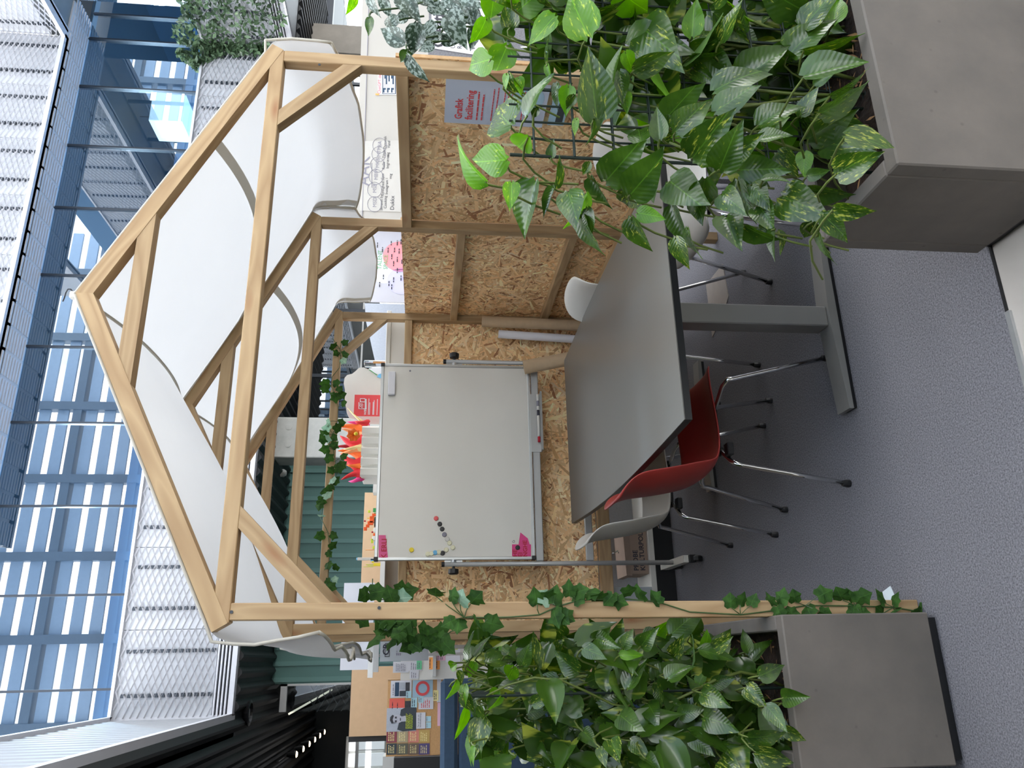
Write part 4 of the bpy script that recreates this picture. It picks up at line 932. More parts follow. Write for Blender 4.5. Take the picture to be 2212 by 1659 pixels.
# ---------------------------------------------------------------- ivy garlands
def ivy_mesh(seed):
    rnd = random.Random(seed); pts = [(0, 0), (.24, -.12), (.46, .04), (.42, .28), (.56, .52), (.30, .64), (0, 1.0), (-.30, .64), (-.56, .52), (-.42, .28), (-.46, .04), (-.24, -.12)]
    mb = MB(); vs = [(0, .34, .05)]+[(x*rnd.uniform(.85, 1.1), y*rnd.uniform(.92, 1.06), -.10*abs(x)+rnd.uniform(-.05, .05)) for x, y in pts]
    return mb.add(vs, [(0, i+1, (i+1) % 12+1) for i in range(12)]).mesh('ivy_leaf')
IV = [ivy_mesh(k) for k in range(4)]
IG, IP = with_mat(IV, 'ivy_leaf'), with_mat(IV, 'ivy_pale')
def garland(lab, loc, leaves, stem_px, Yf, size, pale=0, jit=.02, dirs=None):
    t = thing('ivy_garland', loc, lab, 'ivy garland', 'artificial ivy garlands on the wooden frame'); mb = MB(); st = [atY(x, y, Yf) for x, y in stem_px]
    if len(st) > 1: mb.tube(st, .0022, 5)
    for i, (x, y) in enumerate(leaves):
        B = atY(x, y, Yf-.004-abs(RL.gauss(0, jit))); s_ = size*RL.uniform(.8, 1.2)
        near = min(st, key=lambda q: (q-B).length) if st else B
        dv = (B-near); dv.y = 0
        d = (dv.normalized() if dv.length > .012 else Vector((RL.gauss(0, 1), 0, RL.gauss(0, 1))))+Vector((RL.gauss(0, .35), RL.gauss(-.25, .25), RL.gauss(-.35, .3)))
        d.normalize(); b0 = B-d*s_*.45
        place_leaf(t, RL.choice(IP if RL.random() < pale else IG), b0, b0+d*s_, None, 'leaf', roll=RL.gauss(0, .45))
        mb.tube([near, near.lerp(b0, .5)+Vector((0, -.006, .004)), b0], .0014, 4, False)
    part('stem', mb, 'stem_dark', t)
C1 = lambda q: (770+q[0]/6.32, 1250+q[1]/6.32)
C2 = lambda q: (1412+q[0]/2.765, 1059+q[1]/2.765)
C3 = lambda q: (1100+q[0]/6.32, 1250+q[1]/6.32)
C4 = lambda q: (640+q[0]/4.147, 650+q[1]/4.147)
C5 = lambda q: (500+q[0]/3.318, 950+q[1]/3.318)
lo = [(460, 655), (530, 650), (595, 655), (695, 650), (765, 630), (838, 630), (1025, 615), (1110, 620), (1170, 625), (1260, 630), (1355, 635), (1445, 650), (755, 735), (835, 740), (930, 730), (1030, 735), (1195, 725), (1265, 735), (1350, 715), (1435, 725), (1570, 735), (1630, 735)]
md_ = [(360, 240), (470, 240), (520, 235), (625, 220), (820, 130), (975, 170), (1165, 195), (970, 270), (1210, 260), (1350, 295), (1510, 315), (1635, 170), (1765, 180), (1990, 250), (640, 540), (720, 530), (800, 520)]
up_ = [(1080, 185), (1320, 215), (1430, 260), (1640, 255), (1265, 600), (1390, 640), (1640, 590), (1870, 620)]
garland('green artificial ivy wound around the left front post down to floor', (0, 0, 0), [C2(q) for q in lo]+[C3(q) for q in md_]+[C1(q) for q in up_],
        [(1003, 1334), (1060, 1334), (1100, 1333), (1165, 1328), (1205, 1310), (1245, 1298), (1330, 1292), (1420, 1300), (1490, 1322), (1600, 1328), (1680, 1318), (1740, 1308), (1850, 1309), (1930, 1312), (1990, 1322)], -.006, .050, .02, .006)
cl = [(95, 600), (320, 760), (240, 860), (440, 690), (400, 600), (330, 640), (620, 700), (700, 750), (780, 545), (700, 630), (920, 670), (990, 750), (1130, 720), (470, 880), (690, 930), (810, 930), (880, 890), (980, 880), (1140, 820), (1065, 910), (1160, 935), (1260, 940), (430, 560), (480, 640), (520, 590), (560, 760), (610, 800), (380, 560), (450, 620), (500, 700)]
hi = [(100, 240), (300, 180), (460, 215), (610, 120), (725, 165), (625, 265)]
garland('thick ivy clump hanging on the second left post', (0, .55, 1.6), [C1(q) for q in cl], [C1(q) for q in ((90, 560), (280, 540), (400, 600), (450, 700), (560, 760), (760, 810), (1000, 810), (1200, 790), (1290, 720), (1450, 690))], .55, .058, .05, .04)
garland('few ivy leaves between left front post and upper whiteboard corner', (.2, 1.0, 1.7), [C1(q) for q in hi], [C1(q) for q in ((220, 0), (215, 180), (320, 285), (520, 290), (600, 230))], .9, .075, .3, .02)
g3 = [(330, 405), (355, 470), (440, 370), (425, 540), (440, 480), (255, 740), (250, 790), (365, 735), (390, 785), (325, 835), (350, 875), (415, 840), (430, 915), (410, 1090), (375, 1135), (285, 1100), (265, 1145), (245, 1185), (240, 1235), (280, 1240), (340, 1230), (345, 1290), (250, 1330), (290, 1400), (430, 1390), (415, 1465), (310, 1520), (390, 1500), (355, 1605), (325, 1600)]
g4 = [(665, 380), (690, 355), (720, 340), (690, 390), (650, 440), (630, 475), (640, 545), (630, 690), (735, 690), (730, 755), (700, 820), (695, 905), (750, 915), (690, 1010), (745, 1000), (720, 1055)]
garland('long ivy garland wound along the rear tie beam', (1.0, 2*D-.01, 2.1), [C4(q) for q in g3]+[C5(q) for q in g4], [C4(q) for q in ((320, 330), (390, 430), (400, 500), (385, 600), (320, 680), (310, 770), (360, 850), (375, 960), (370, 1080), (330, 1190), (290, 1260), (330, 1330), (350, 1440), (370, 1530))]+[C5(q) for q in ((720, 340), (660, 450), (640, 560), (690, 660), (705, 780), (700, 900), (690, 1030))], 2*D-.012, .055, .25, .012)

# ================================================================ THINGS BEHIND THE FRAME
def pbox(x0, x1, y0, y1, Y, th=.02, z0=None, c=0, zt=None):
    """a box whose front face, in the plane at depth Y, spans photo columns x0..x1 and rows y0..y1"""
    xm, ym = (x0+x1)/2, (y0+y1)/2
    L_, R_ = atY(xm, y1, Y).x, atY(xm, y0, Y).x; T = atY(x0, ym, Y).z if zt is None else zt; B = atY(x1, ym, Y).z if z0 is None else z0
    return MB().box(L_, R_, Y, Y+th, B, T, c)
def poly_px(pts, Y, th): return MB().prism([atY(x, y, Y) for x, y in pts], (0, th, 0))
def pline(rows_px, Y, m, parent, name='text_lines', h=.006):      # printed text: (x, y_left, y_right)
    mb = MB()
    for x, ya, yb in rows_px:
        a, b = atY(x, ya, Y), atY(x, yb, Y); q = a.x
        while q < b.x-.002:
            e = min(b.x, q+random.uniform(1.5, 5)*h); mb.box(q, e, Y-.0012, Y-.0002, a.z-h/2, a.z+h/2); q = e+h*.8
    o = part(name, mb, m, parent); o['kind'] = 'stuff'; return o

# right-hand white partition with sheets
zA = 2.075; A_, B_ = Vector((2.884, 2.5, 0)), Vector((4.525, 2.193, 0)); ud = (B_-A_).normalized(); nd = Vector((ud.y, -ud.x, 0))
t = thing('white_partition', A_, 'tall white partition board behind the right OSB wall', 'partition')
part('panel', MB().prism([A_-ud*.05, B_+ud*.4, B_+ud*.4+Z_*zA, A_-ud*.05+Z_*zA], -nd*.03), 'partition_white', t)
part('top_trim', MB().prism([A_-ud*.05+nd*.006+Z_*(zA-.05), B_+ud*.4+nd*.006+Z_*(zA-.05), B_+ud*.4+nd*.006+Z_*(zA-.046), A_-ud*.05+nd*.006+Z_*(zA-.046)], -nd*.006), 'grey_ink', t)
def onA(x, y, off=.004):
    d = ray(x, y); t_ = (A_+nd*off-CAM).dot(nd)/d.dot(nd); return CAM+d*t_
sh = single('paper_sheet', MB().prism([onA(*q) for q in ((777, 455), (776, 305), (868, 303), (866, 458))], nd*.001), 'paper_crease', 'large creased paper with handwritten circles on the white partition', 'paper')
text('writing', 'AAK', .115, onA(797, 402, .006), ud, Z_, 'grey_ink', sh)
mb = MB(); p0, p1 = onA(797, 405, .006), onA(797, 352, .006); mb.tube([p0-Z_*.02, p1-Z_*.02], .002, 4); 
for (x, y) in ((809, 441), (809, 410), (812, 382), (815, 356), (818, 333), (820, 314)):
    c_ = onA(x, y, .006); mb.tube([c_+ud*.058*math.cos(a*PI/8)+Z_*.05*math.sin(a*PI/8) for a in range(17)], .0016, 4, False)
part('pen_circles', mb, 'grey_ink', sh)
for s_, x, y in (('MSD', 813, 448), ('MSB', 813, 417), ('MBW', 816, 389), ('MKB', 819, 363), ('MTM', 822, 339), ('BA', 824, 318)): text('writing', s_, .038, onA(x, y, .006), ud, Z_, 'grey_ink', sh)
for s_, x, y in (('Skrevet by\n  Cooking', 826, 455), ('Synlighed i\n Instagram', 829, 422), ('Sjov\n i\n mig', 829, 388), ('Rolle\n begrænse', 831, 366), ('Tiltalt\n mig', 832, 342), ('Dynamik\n Vand', 834, 322)): text('writing', s_, .028, onA(x, y, .006), ud, Z_, 'dark_ink', sh)
text('writing', 'Dukkx', .04, onA(851, 454, .006), ud, Z_, 'dark_ink', sh)
ps = single('poster', MB().prism([onA(*q) for q in ((816, 205), (816, 150), (857, 150), (857, 205))], nd*.001), 'paper', 'small poster with blue table and orange heading on white partition', 'poster')
part('blue_field', MB().prism([onA(*q, .006) for q in ((826, 203), (826, 150), (855, 150), (855, 203))], nd*.0006), 'blue_felt', ps)
text('heading', 'ChatGPT deler viden', .030, onA(822, 203, .0065), ud, Z_, 'coral_ink', ps)
mb = MB()
for k in range(9):
    a, b = onA(829+k*2.9, 202, .008), onA(829+k*2.9, 200-6*(k % 3), .008); mb.prism([a-Z_*.004, b-Z_*.004, b+Z_*.004, a+Z_*.004], nd*.0005)
    a, b = onA(829+k*2.9, 190, .008), onA(829+k*2.9, 158+6*((k*2) % 5), .008); mb.prism([a-Z_*.004, b-Z_*.004, b+Z_*.004, a+Z_*.004], nd*.0005)
o = part('text_lines', mb, 'paper', ps); o['kind'] = 'stuff'
part('tape_tab', MB().prism([onA(*q, .006) for q in ((811, 205), (811, 202), (819, 202), (819, 206))], nd*.0006), 'note_orange', ps)
# poster with overlapping circles
YT = 2.62
tp = thing('printed_display', atY(870, 570, YT), 'white printed panel with overlapping pink and lilac circles beyond the frame', 'panel')
part('panel', pbox(783, 880, 478, 652, YT, .015, 0), 'print_white', tp)
def disc(cx, cy, r, Y, m, parent, name, cut=None):
    c_ = atY(cx, cy, Y); ps = []
    for k in range(28): ps.append(c_+X_*r*math.cos(k*PI/14)+Z_*r*math.sin(k*PI/14))
    part(name, MB().prism(ps, (0, .0008, 0)), m, parent)
mat('disc_pink', srgb(236, 150, 156), .8, var=.01); mat('disc_lilac', srgb(196, 194, 226), .8, var=.01); mat('disc_pale', srgb(222, 226, 236), .8, var=.01); mat('disc_mauve', srgb(196, 130, 168), .8, var=.01)
disc(832, 580, .118, YT-.001, 'disc_pale', tp, 'pale_circle'); disc(868, 607, .105, YT-.0025, 'disc_lilac', tp, 'lilac_circle'); disc(864, 554, .122, YT-.004, 'disc_pink', tp, 'pink_circle')
ca, cb2 = atY(868, 607, YT-.006), atY(864, 554, YT-.006); ps = []
for k in range(40):
    a = k*PI/20; q = ca+X_*.104*math.cos(a)+Z_*.104*math.sin(a); dv = q-cb2
    if dv.length > .121: q = cb2+dv.normalized()*.121
    ps.append(q)
part('overlap', MB().prism(ps, (0, .0006, 0)), 'disc_mauve', tp)
text('heading', 'TALENT\nSPACE', .042, atY(824, 583, YT), X_, Z_, 'green_ink', tp, th=.009)
pline([(x, y, y-11) for x, y in ((806, 545), (808, 562), (812, 603), (815, 535), (820, 620), (826, 545), (828, 603), (806, 590), (840, 618), (838, 546), (845, 530), (846, 560), (852, 545), (858, 530), (858, 566), (850, 575), (862, 548), (858, 590), (866, 606), (850, 610), (846, 625), (868, 570), (866, 528))], YT-.007, 'dark_ink', tp, h=.007)
# grey leaning screen seen past the rear knee brace
_g = [atY(x, y, 3.3) for x, y in ((788, 655), (790, 690), (812, 788), (834, 792))]
t = single('grey_screen', MB().prism(_g+[Vector((_g[-1].x, 3.3, 0)), Vector((_g[0].x, 3.3, 0))], (0, .03, 0)), 'grey_felt', 'pale grey sloping screen seen past the rear right knee brace', 'screen')
# tall white cabinet right behind the back wall
zc = 1.822
t = thing('white_cabinet', (1.5, 2.6, 0), 'white cabinet standing right behind the OSB back wall', 'cabinet')
part('body', MB().box(.93, 2.03, 2.41, 2.76, 0, zc-.03, .003), 'paint_white', t); part('top_board', MB().box(.925, 2.08, 2.395, 2.77, zc-.03, zc, .003), 'paint_white', t)
# low open shelf showing under the OSB
t = thing('low_shelf', (.9, 2.6, 0), 'low white open shelf under the OSB back wall with felt lining', 'shelf')
part('base_board', MB().box(-.03, .92, 2.385, 2.74, .125, .16, .002), 'paint_white', t); part('plinth', MB().box(-.03, .90, 2.40, 2.70, 0, .125), 'black_edge', t)
part('felt_back', MB().box(.28, .92, 2.70, 2.72, .16, .46), 'grey_felt', t); part('side_panel', MB().box(-.03, .265, 2.385, 2.74, .16, .46, .002), 'grey_sign', t)
part('back_lip', MB().box(-.03, .92, 2.70, 2.74, .46, .485, .002), 'paint_white', t); part('front_edge', MB().box(-.03, 1.9, 2.374, 2.38, .488, .50), 'paint_white', t)
for yy in (1160, 1195):
    p = atY(1326, yy, 2.39); part('metal_hook', MB().tube([p+Vector((0, 0, .02)), p+Vector((0, -.02, .0)), p+Vector((.012, -.022, -.02)), p+Vector((.0, -.01, -.028))], .004, 6), 'chrome', t)
bx = thing('cardboard_box', (.48, 2.5, .16), 'brown cardboard box with black handwriting inside the low shelf', 'box')
part('box_body', MB().box(.345, .66, 2.42, 2.64, .16, .30, .003), 'brown_box', bx)
part('lid', MB().prism([Vector(p) for p in ((.335, 2.415, .268), (.67, 2.415, .272), (.67, 2.40, .315), (.335, 2.40, .308))], (0, .24, 0)), 'brown_box', bx)
text('handwriting', 'PROBE\nKULTURPOLITIK', .042, (.365, 2.42, .225), X_, Z_, 'dark_ink', bx, bold=.02)

# on the cabinet: cloud boards, red sign, bin of felt flames
YC = 2.62
C4p = lambda L_: [C4(q) for q in L_]
def drop(ps, zb):   # push the lowest points of an outline down to the surface it stands on
    m_ = max(p[0] for p in ps); return ps
cl_ = C4p([(790, 660), (740, 660), (690, 640), (645, 612), (605, 596), (562, 598), (532, 628), (502, 652), (456, 664), (432, 690), (425, 740), (436, 800), (430, 862), (440, 930), (452, 1000), (474, 1046), (520, 1062), (590, 1090), (640, 1100), (790, 1105)])
t = thing('cloud_board', atY(825, 850, YC+.06), 'large pale cloud-shaped board standing on the white cabinet', 'cut-out'); ps = [atY(x, y, YC+.06) for x, y in cl_]
for p in (ps[0], ps[-1]): p.z = zc
part('cloud_shape', MB().prism(ps, (0, .012, 0)), 'paper_crease', t); part('support_foot', MB().box(ps[-1].x+.1, ps[0].x-.08, YC+.02, YC+.11, zc, zc+.012), 'paint_white', t)
t = thing('cloud_board', atY(825, 800, YC+.11), 'small white cloud cut-out with blue and green marks behind larger cloud', 'cut-out')
ps = [atY(x, y, YC+.11) for x, y in C4p([(790, 590), (745, 588), (700, 592), (650, 606), (640, 640), (690, 700), (790, 720)])]
for p in (ps[0], ps[-1]): p.z = zc
part('cloud_shape', MB().prism(ps, (0, .01, 0)), 'paper', t)
part('blue_patch', MB().prism([atY(x, y, YC+.056) for x, y in C4p([(722, 680), (740, 655), (782, 648), (782, 702), (750, 690)])], (0, .002, 0)), 'toy_blue', t)
part('green_stripe', MB().prism([atY(x, y, YC+.056) for x, y in C4p([(650, 615), (655, 612), (725, 662), (720, 666)])], (0, .002, 0)), 'toy_green', t)
t = thing('acrylic_holder', atY(826, 783, YC), 'clear acrylic leaflet holder at right end of white cabinet top', 'holder')
mb = pbox(786, 824, 778, 788, YC, .05, zc, .004); part('clear_box', mb, 'clear_plastic', t); part('orange_card', pbox(806, 822, 781, 783, YC+.01, .02, zc+.004), 'note_orange', t)
t = thing('red_sign', atY(826, 876, YC-.06), 'upright red notice with white icon on top of the white cabinet', 'sign'); YS = YC-.06
part('panel', pbox(765, 826, 853, 899, YS, .004, zc), 'sign_red', t); part('easel_foot', MB().box(atY(800, 890, YS).x, atY(800, 862, YS).x, YS+.004, YS+.05, zc, zc+.006), 'acrylic', t)
def C4Y(q, Y): x, y = C4(q); return atY(x, y, Y)
mb = MB(); fr_ = [(560, 965), (560, 905), (580, 880), (620, 880)]
mb.tube([C4Y(q, YS-.001) for q in ((615, 966), (562, 966), (562, 908))], .003, 5).tube([C4Y(q, YS-.001) for q in ((574, 905), (574, 876), (616, 876), (616, 905), (574, 905))], .003, 5)
mb.prism([C4Y(q, YS-.002) for q in ((614, 972), (614, 878), (630, 878), (630, 972))], (0, .001, 0))
for r in (14, 26, 38): mb.tube([C4Y((602-r*math.cos(a), 918+r*math.sin(a)), YS-.001) for a in (-.1, .2, .5, .8, 1.1, 1.4)], .002, 5)
part('laptop_icon', mb, 'paper', t)
text('heading', 'WIFI', .022, C4Y((627, 1022), YS), X_, Z_, 'paper', t, th=.0012, bold=.02)
mb = MB()
for x, y0, y1 in ((645, 875, 1020), (655, 910, 1020), (685, 905, 1020), (693, 890, 1020), (722, 880, 1022), (753, 925, 950)):
    a, b = C4Y((x, y1), YS), C4Y((x, y0), YS); mb.box(a.x, b.x, YS-.001, YS, a.z-.002, a.z+.002)
o = part('text_lines', mb, 'paper', t); o['kind'] = 'stuff'
YB = 2.46
bn = thing('white_bin', atY(826, 970, YB), 'white pleated plastic bin full of felt flames on white cabinet', 'bin')
xa, xb = atY(800, 1030, YB).x, atY(800, 918, YB).x; zt = atY(780, 970, YB).z; wd = (xb-xa)/5
part('bin_body', MB().box(xa+.004, xb, YB+.02, YB+.24, zc, zt-.004, .004), 'toy_white', bn)
for k in range(5):
    x = xa+k*wd; part('pleat', MB().prism([Vector((x+.004, YB+.022, zc+.012)), Vector((x+wd*.2, YB+.004, zc+.012)), Vector((x+wd*.75, YB, zc+.012)), Vector((x+wd*.98, YB+.022, zc+.012))], (0, 0, zt-zc-.012)), 'toy_white', bn)
    if k: part('peg', MB().lathe([(.006, 0), (.006, .018), (.004, .022)], (x, YB+.004, zc+.012), (0, -.4, -1), 8), 'paint_white', bn)
FL = [(1024, 736, 1033, 16, 'felt_red', 'red felt flame at far left of white bin'), (1014, 750, 1000, 14, 'felt_orange', 'orange felt flame second from left in white bin'), (1029, 752, 1038, 14, 'felt_pink', 'pink felt flame drooping over left bin end'),
      (1002, 734, 984, 26, 'felt_red', 'broad red felt flame at left third of bin'), (1000, 745, 996, 18, 'felt_coral', 'coral felt flame behind broad red flame'), (986, 729, 977, 18, 'felt_orange', 'tall orange felt flame left of bin centre'),
      (976, 724, 963, 16, 'felt_dark_red', 'dark red felt flame at bin centre'), (972, 742, 966, 14, 'felt_yellow', 'pale yellow felt flame at bin centre'), (966, 733, 976, 14, 'felt_light_orange', 'light orange curling felt flame behind centre'),
      (954, 733, 944, 28, 'felt_red', 'crumpled red felt flame right of bin centre'), (960, 740, 953, 16, 'felt_dark_red', 'dark red felt flame beside the crumpled red one'), (946, 736, 931, 20, 'felt_light_orange', 'light orange felt flame behind the yellow ball'),
      (930, 727, 922, 18, 'felt_orange', 'wide orange felt flame near right end of bin'), (924, 752, 908, 14, 'felt_pink', 'pink felt flame at right end of bin'), (919, 768, 906, 14, 'felt_red', 'small red felt flame at far right of bin'), (922, 750, 880, 6, 'felt_yellow', 'thin pale felt strip arching right over red sign')]
for k, (yb_, xt, yt, w_, m_, lab) in enumerate(FL):
    Yk = YB+.05+.012*(k % 7); B = atY(784, yb_, Yk); T = atY(xt, yt, Yk); B.z = zt-.03; a = T-B; s_ = Vector((a.z, 0, -a.x)).normalized()*(w_*.5*7/FPX)
    mb = MB(); N = 7; vs = []
    for i in range(N+1):
        q = i/N; c_ = B+a*q+Vector((0, .012*math.sin(q*5+k), 0))+s_*.5*math.sin(q*4+k); wq = (1-q)**.6*(.75+.5*math.sin(min(1, q*2.2)*PI))*(.9)+.03
        vs += [c_-s_*wq, c_+Vector((0, -.012, 0))*wq, c_+s_*wq]
    mb.add(vs, [(i*3+j, i*3+j+1, (i+1)*3+j+1, (i+1)*3+j) for i in range(N) for j in range(2)])
    o = single('felt_flame', mb, m_, lab, 'felt flame', 'felt flames in the white bin', True); md = o.modifiers.new('t', 'SOLIDIFY'); md.thickness = .004
t = thing('felt_flower', atY(765, 940, YB+.01), 'orange felt flower with yellow pompom on the bin front', 'flower'); c_ = atY(764, 941, YB+.005)
mb = MB()
for k in range(7):
    a = k*.9; d = Vector((math.cos(a), -.25, math.sin(a)))*.045; e = Vector((-math.sin(a), 0, math.cos(a)))*.022; mb.add([c_, c_+d*.6-e, c_+d+Vector((0, -.01, 0)), c_+d*.6+e], [(0, 1, 2, 3)])
o = part('petals', mb, 'felt_orange', t, True); md = o.modifiers.new('t', 'SOLIDIFY'); md.thickness = .003
c2 = atY(769, 937, YB-.02); part('pompom', MB().lathe([(.002, -.013), (.009, -.009), (.013, 0), (.009, .009), (.002, .013)], c2, (0, 0, 1), 10), 'toy_yellow', t, True)

# shelf behind the upper left whiteboard corner with small brick toys
zs = 1.83
t = thing('display_shelf', (.5, 2.95, 0), 'narrow grey-edged shelf behind upper left of the whiteboard', 'shelf')
part('shelf_board', MB().box(.10, 1.10, 2.82, 3.12, zs-.03, zs), 'aluminium', t); part('back_panel', MB().box(.10, .90, 3.10, 3.12, zs-.16, zs-.03), 'paint_white', t)
for x in (.14, .84): part('upright', MB().box(x, x+.04, 2.95, 3.0, 0, zs-.03), 'grey_metal', t)
part('lower_board', MB().box(.10, .90, 2.82, 3.12, zs-.19, zs-.16), 'tan_board', t)
C6 = lambda q: (700+q[0]/5.53, 1000+q[1]/5.53)
def C6Y(q, Y=2.9): x, y = C6(q); return atY(x, y, Y)
def bricks(name, lab, cat, items, group='small brick toys on the shelf'):
    c_ = C6Y(items[0][1]); t = thing(name, (c_.x, 2.9, zs), lab, cat, group)
    for nm, (x0, y0), (x1, y1), m_ in items:
        a, b = C6Y((x0, y1)), C6Y((x1, y0)); zb = zs if x1 >= 635 else b.z
        part(nm, MB().box(a.x, b.x, 2.88, 2.88+max(.012, (b.x-a.x)*.6), zb, a.z, .0015), m_, t)
    return t
bricks('toy_creature', 'orange brick creature with long neck on a black base', 'toy', [('base', (600, 650), (640, 765), 'black_plastic'), ('body', (545, 640), (600, 720), 'toy_orange'), ('tail', (575, 610), (640, 640), 'toy_orange'), ('back_plate', (518, 660), (640, 668), 'toy_yellow'), ('neck', (520, 700), (590, 745), 'toy_orange'), ('neck', (500, 740), (545, 775), 'toy_orange'), ('head', (474, 770), (516, 812), 'toy_orange'), ('hat', (478, 690), (502, 706), 'felt_dark_red'), ('leg', (600, 600), (640, 612), 'toy_green')])
bricks('toy_tree', 'small green brick tree right of the orange creature', 'toy', [('crown', (586, 545), (622, 590), 'toy_green'), ('trunk', (622, 560), (640, 572), 'toy_lime'), ('branch', (526, 570), (556, 600), 'toy_lime')])
bricks('toy_figure', 'small white and red brick figure left of the orange creature', 'toy', [('body', (590, 780), (640, 830), 'toy_white'), ('head', (568, 822), (590, 840), 'felt_dark_red'), ('scarf', (588, 845), (612, 872), 'toy_orange')])
bricks('toy_model', 'jumble of white, lime and blue bricks on the shelf', 'toy', [('wall', (575, 880), (640, 930), 'toy_white'), ('roof', (560, 910), (590, 960), 'toy_lime'), ('window', (600, 940), (640, 985), 'toy_blue'), ('door', (610, 965), (640, 1000), 'felt_dark_red'), ('tower', (580, 1000), (640, 1030), 'toy_lime'), ('spike', (495, 1040), (640, 1046), 'note_orange'), ('base', (630, 870), (642, 1060), 'toy_green')])
bricks('white_marker', 'white marker standing upright with blue and yellow label on shelf', 'marker', [('barrel', (400, 1132), (640, 1168), 'paint_white'), ('cap', (388, 1136), (402, 1164), 'toy_blue'), ('label', (556, 1148), (612, 1176), 'toy_blue'), ('sticker', (570, 1176), (600, 1198), 'toy_yellow')])
bricks('lime_brush', 'lime green bristle brush at left end of shelf', 'brush', [('handle', (590, 1200), (640, 1236), 'toy_yellow'), ('bristle', (500, 1214), (592, 1220), 'toy_lime'), ('bristle', (470, 1240), (592, 1246), 'toy_lime'), ('bristle', (520, 1228), (592, 1234), 'toy_lime')])
t = thing('marker_crate', (.93, 2.98, zs), 'pale crate end with dark ring beside the felt flame bin', 'crate'); part('crate_side', pbox(806, 826, 1036, 1064, 2.99, .1, zs), 'paint_white', t); part('ring', MB().tube([C6Y((620+14*math.cos(a), 178+14*math.sin(a)), 2.98) for a in [k*.7 for k in range(10)]], .004, 5), 'black_plastic', t)

# tan and white boards further back
single('tan_board', pbox(783, 870, 1064, 1300, 4.6, .03, 0), 'tan_board', 'tan pin board behind the brick toys under teal wall', 'board')
single('tan_board', pbox(757, 838, 1440, 1590, 4.4, .03, 0), 'tan_board', 'tan pin board at far left with black edge, above the cork board', 'board')
single('black_backing', pbox(756, 832, 1446, 1602, 4.5, .03, 0), 'black_edge', 'black backing board peeping out behind the left tan board', 'board')
t = thing('hanging_sheet', atY(800, 1350, 3.5), 'white hanging panel seen between the left posts before teal wall', 'panel')
part('panel', pbox(739, 806, 1259, 1447, 3.5, .01), 'paper', t)
part('rail', pbox(795, 806, 1385, 1464, 3.46, .03), 'aluminium', t); part('rail', pbox(806, 818, 1385, 1452, 3.44, .03), 'grey_metal', t)
part('hanger', MB().box(-.1, -.08, 3.52, 3.54, 0, 1.95), 'aluminium', t)
gs = thing('grey_sign', atY(930, 1400, 3.2), 'grey notice panel with boxed letters behind ivy clump', 'sign'); YG = 3.2
part('panel', pbox(822, 926, 1340, 1428, YG, .01), 'grey_sign', gs); part('stand', MB().box(-.06, -.03, YG+.01, YG+.03, 0, 1.6), 'grey_metal', gs)
def C7(q): return (820+q[0]/12.29, 1380+q[1]/12.29)
a, b = atY(*C7((135, 470)), YG), atY(*C7((275, 120)), YG)
for q in ((a.x, b.x, a.z-.004, a.z), (a.x, b.x, b.z, b.z+.004)): part('box_line', MB().box(q[0], q[1], YG-.0015, YG, q[2], q[3]), 'dark_ink', gs)
for x in (a.x, b.x): part('box_line', MB().box(x-.002, x+.002, YG-.0015, YG, b.z, a.z), 'dark_ink', gs)
text('letters', 'CB', .058, atY(*C7((245, 435)), YG), X_, Z_, 'dark_ink', gs, th=.002, bold=.03)
pline([(C7((r, 0))[0], 1380+e/12.29, 1380+s_/12.29) for r, e, s_ in ((455, 440, 320), (500, 440, 380), (545, 440, 370))], YG, 'grey_ink', gs, h=.008)
# white board with notes
YN = 3.9
wn = thing('note_board', atY(1000, 1430, YN), 'white board covered in notes above the blue sofa screen', 'whiteboard'); part('surface', pbox(866, 1010, 1375, 1468, YN, .02, .8), 'board_white', wn)
part('stand', MB().box(-.2, -.16, YN+.02, YN+.05, 0, 1.6), 'aluminium', wn)
def card(name, x0, x1, y0, y1, Y, m_, lab, cat, group, parent=None, lines_=0, ink='grey_ink', lo=.15):
    o = single(name, pbox(x0, x1, y0, y1, Y, .0012), m_, lab, cat, group)
    if lines_: pline([(x0+(x1-x0)*(.2+.65*k/max(1, lines_)), y1-(y1-y0)*.12, y0+(y1-y0)*(lo+.2*((k*7) % 3)/3)) for k in range(lines_)], Y, ink, o, h=.005)
    return o
gN = 'notes on the white board'
card('paper_note', 849, 883, 1429, 1453, YN-.003, 'paper', 'white printed sheet, upper left of the noted board', 'note', gN, None, 6)
card('paper_note', 883, 911, 1428, 1449, YN-.003, 'paper', 'white printed sheet next to green note', 'note', gN, None, 4)
card('paper_note', 900, 911, 1427, 1446, YN-.006, 'note_green', 'mint green note on the noted board', 'note', gN, None, 2)
card('paper_note', 927, 935, 1420, 1446, YN-.003, 'note_orange', 'orange note just above the marker rail', 'note', gN, None, 1, 'dark_ink')
card('paper_note', 942, 950, 1427, 1446, YN-.003, 'note_orange', 'orange note just below the marker rail', 'note', gN, None, 1, 'dark_ink')
card('paper_note', 943, 962, 1407, 1427, YN-.003, 'note_pink', 'pink note on the noted board', 'note', gN, None, 3)
card('paper_note', 885, 905, 1449, 1466, YN-.003, 'paper', 'small curled white slip at left of the noted board', 'note', gN, None, 3)
cg = card('paper_note', 963, 994, 1394, 1430, YN-.003, 'paper', 'white sheet with green battery symbol', 'note', gN)
part('battery_symbol', pbox(975, 989, 1396, 1403, YN-.005, .001), 'toy_lime', cg)
part('marker_rail', pbox(935, 942, 1399, 1461, YN-.03, .03), 'aluminium', wn)
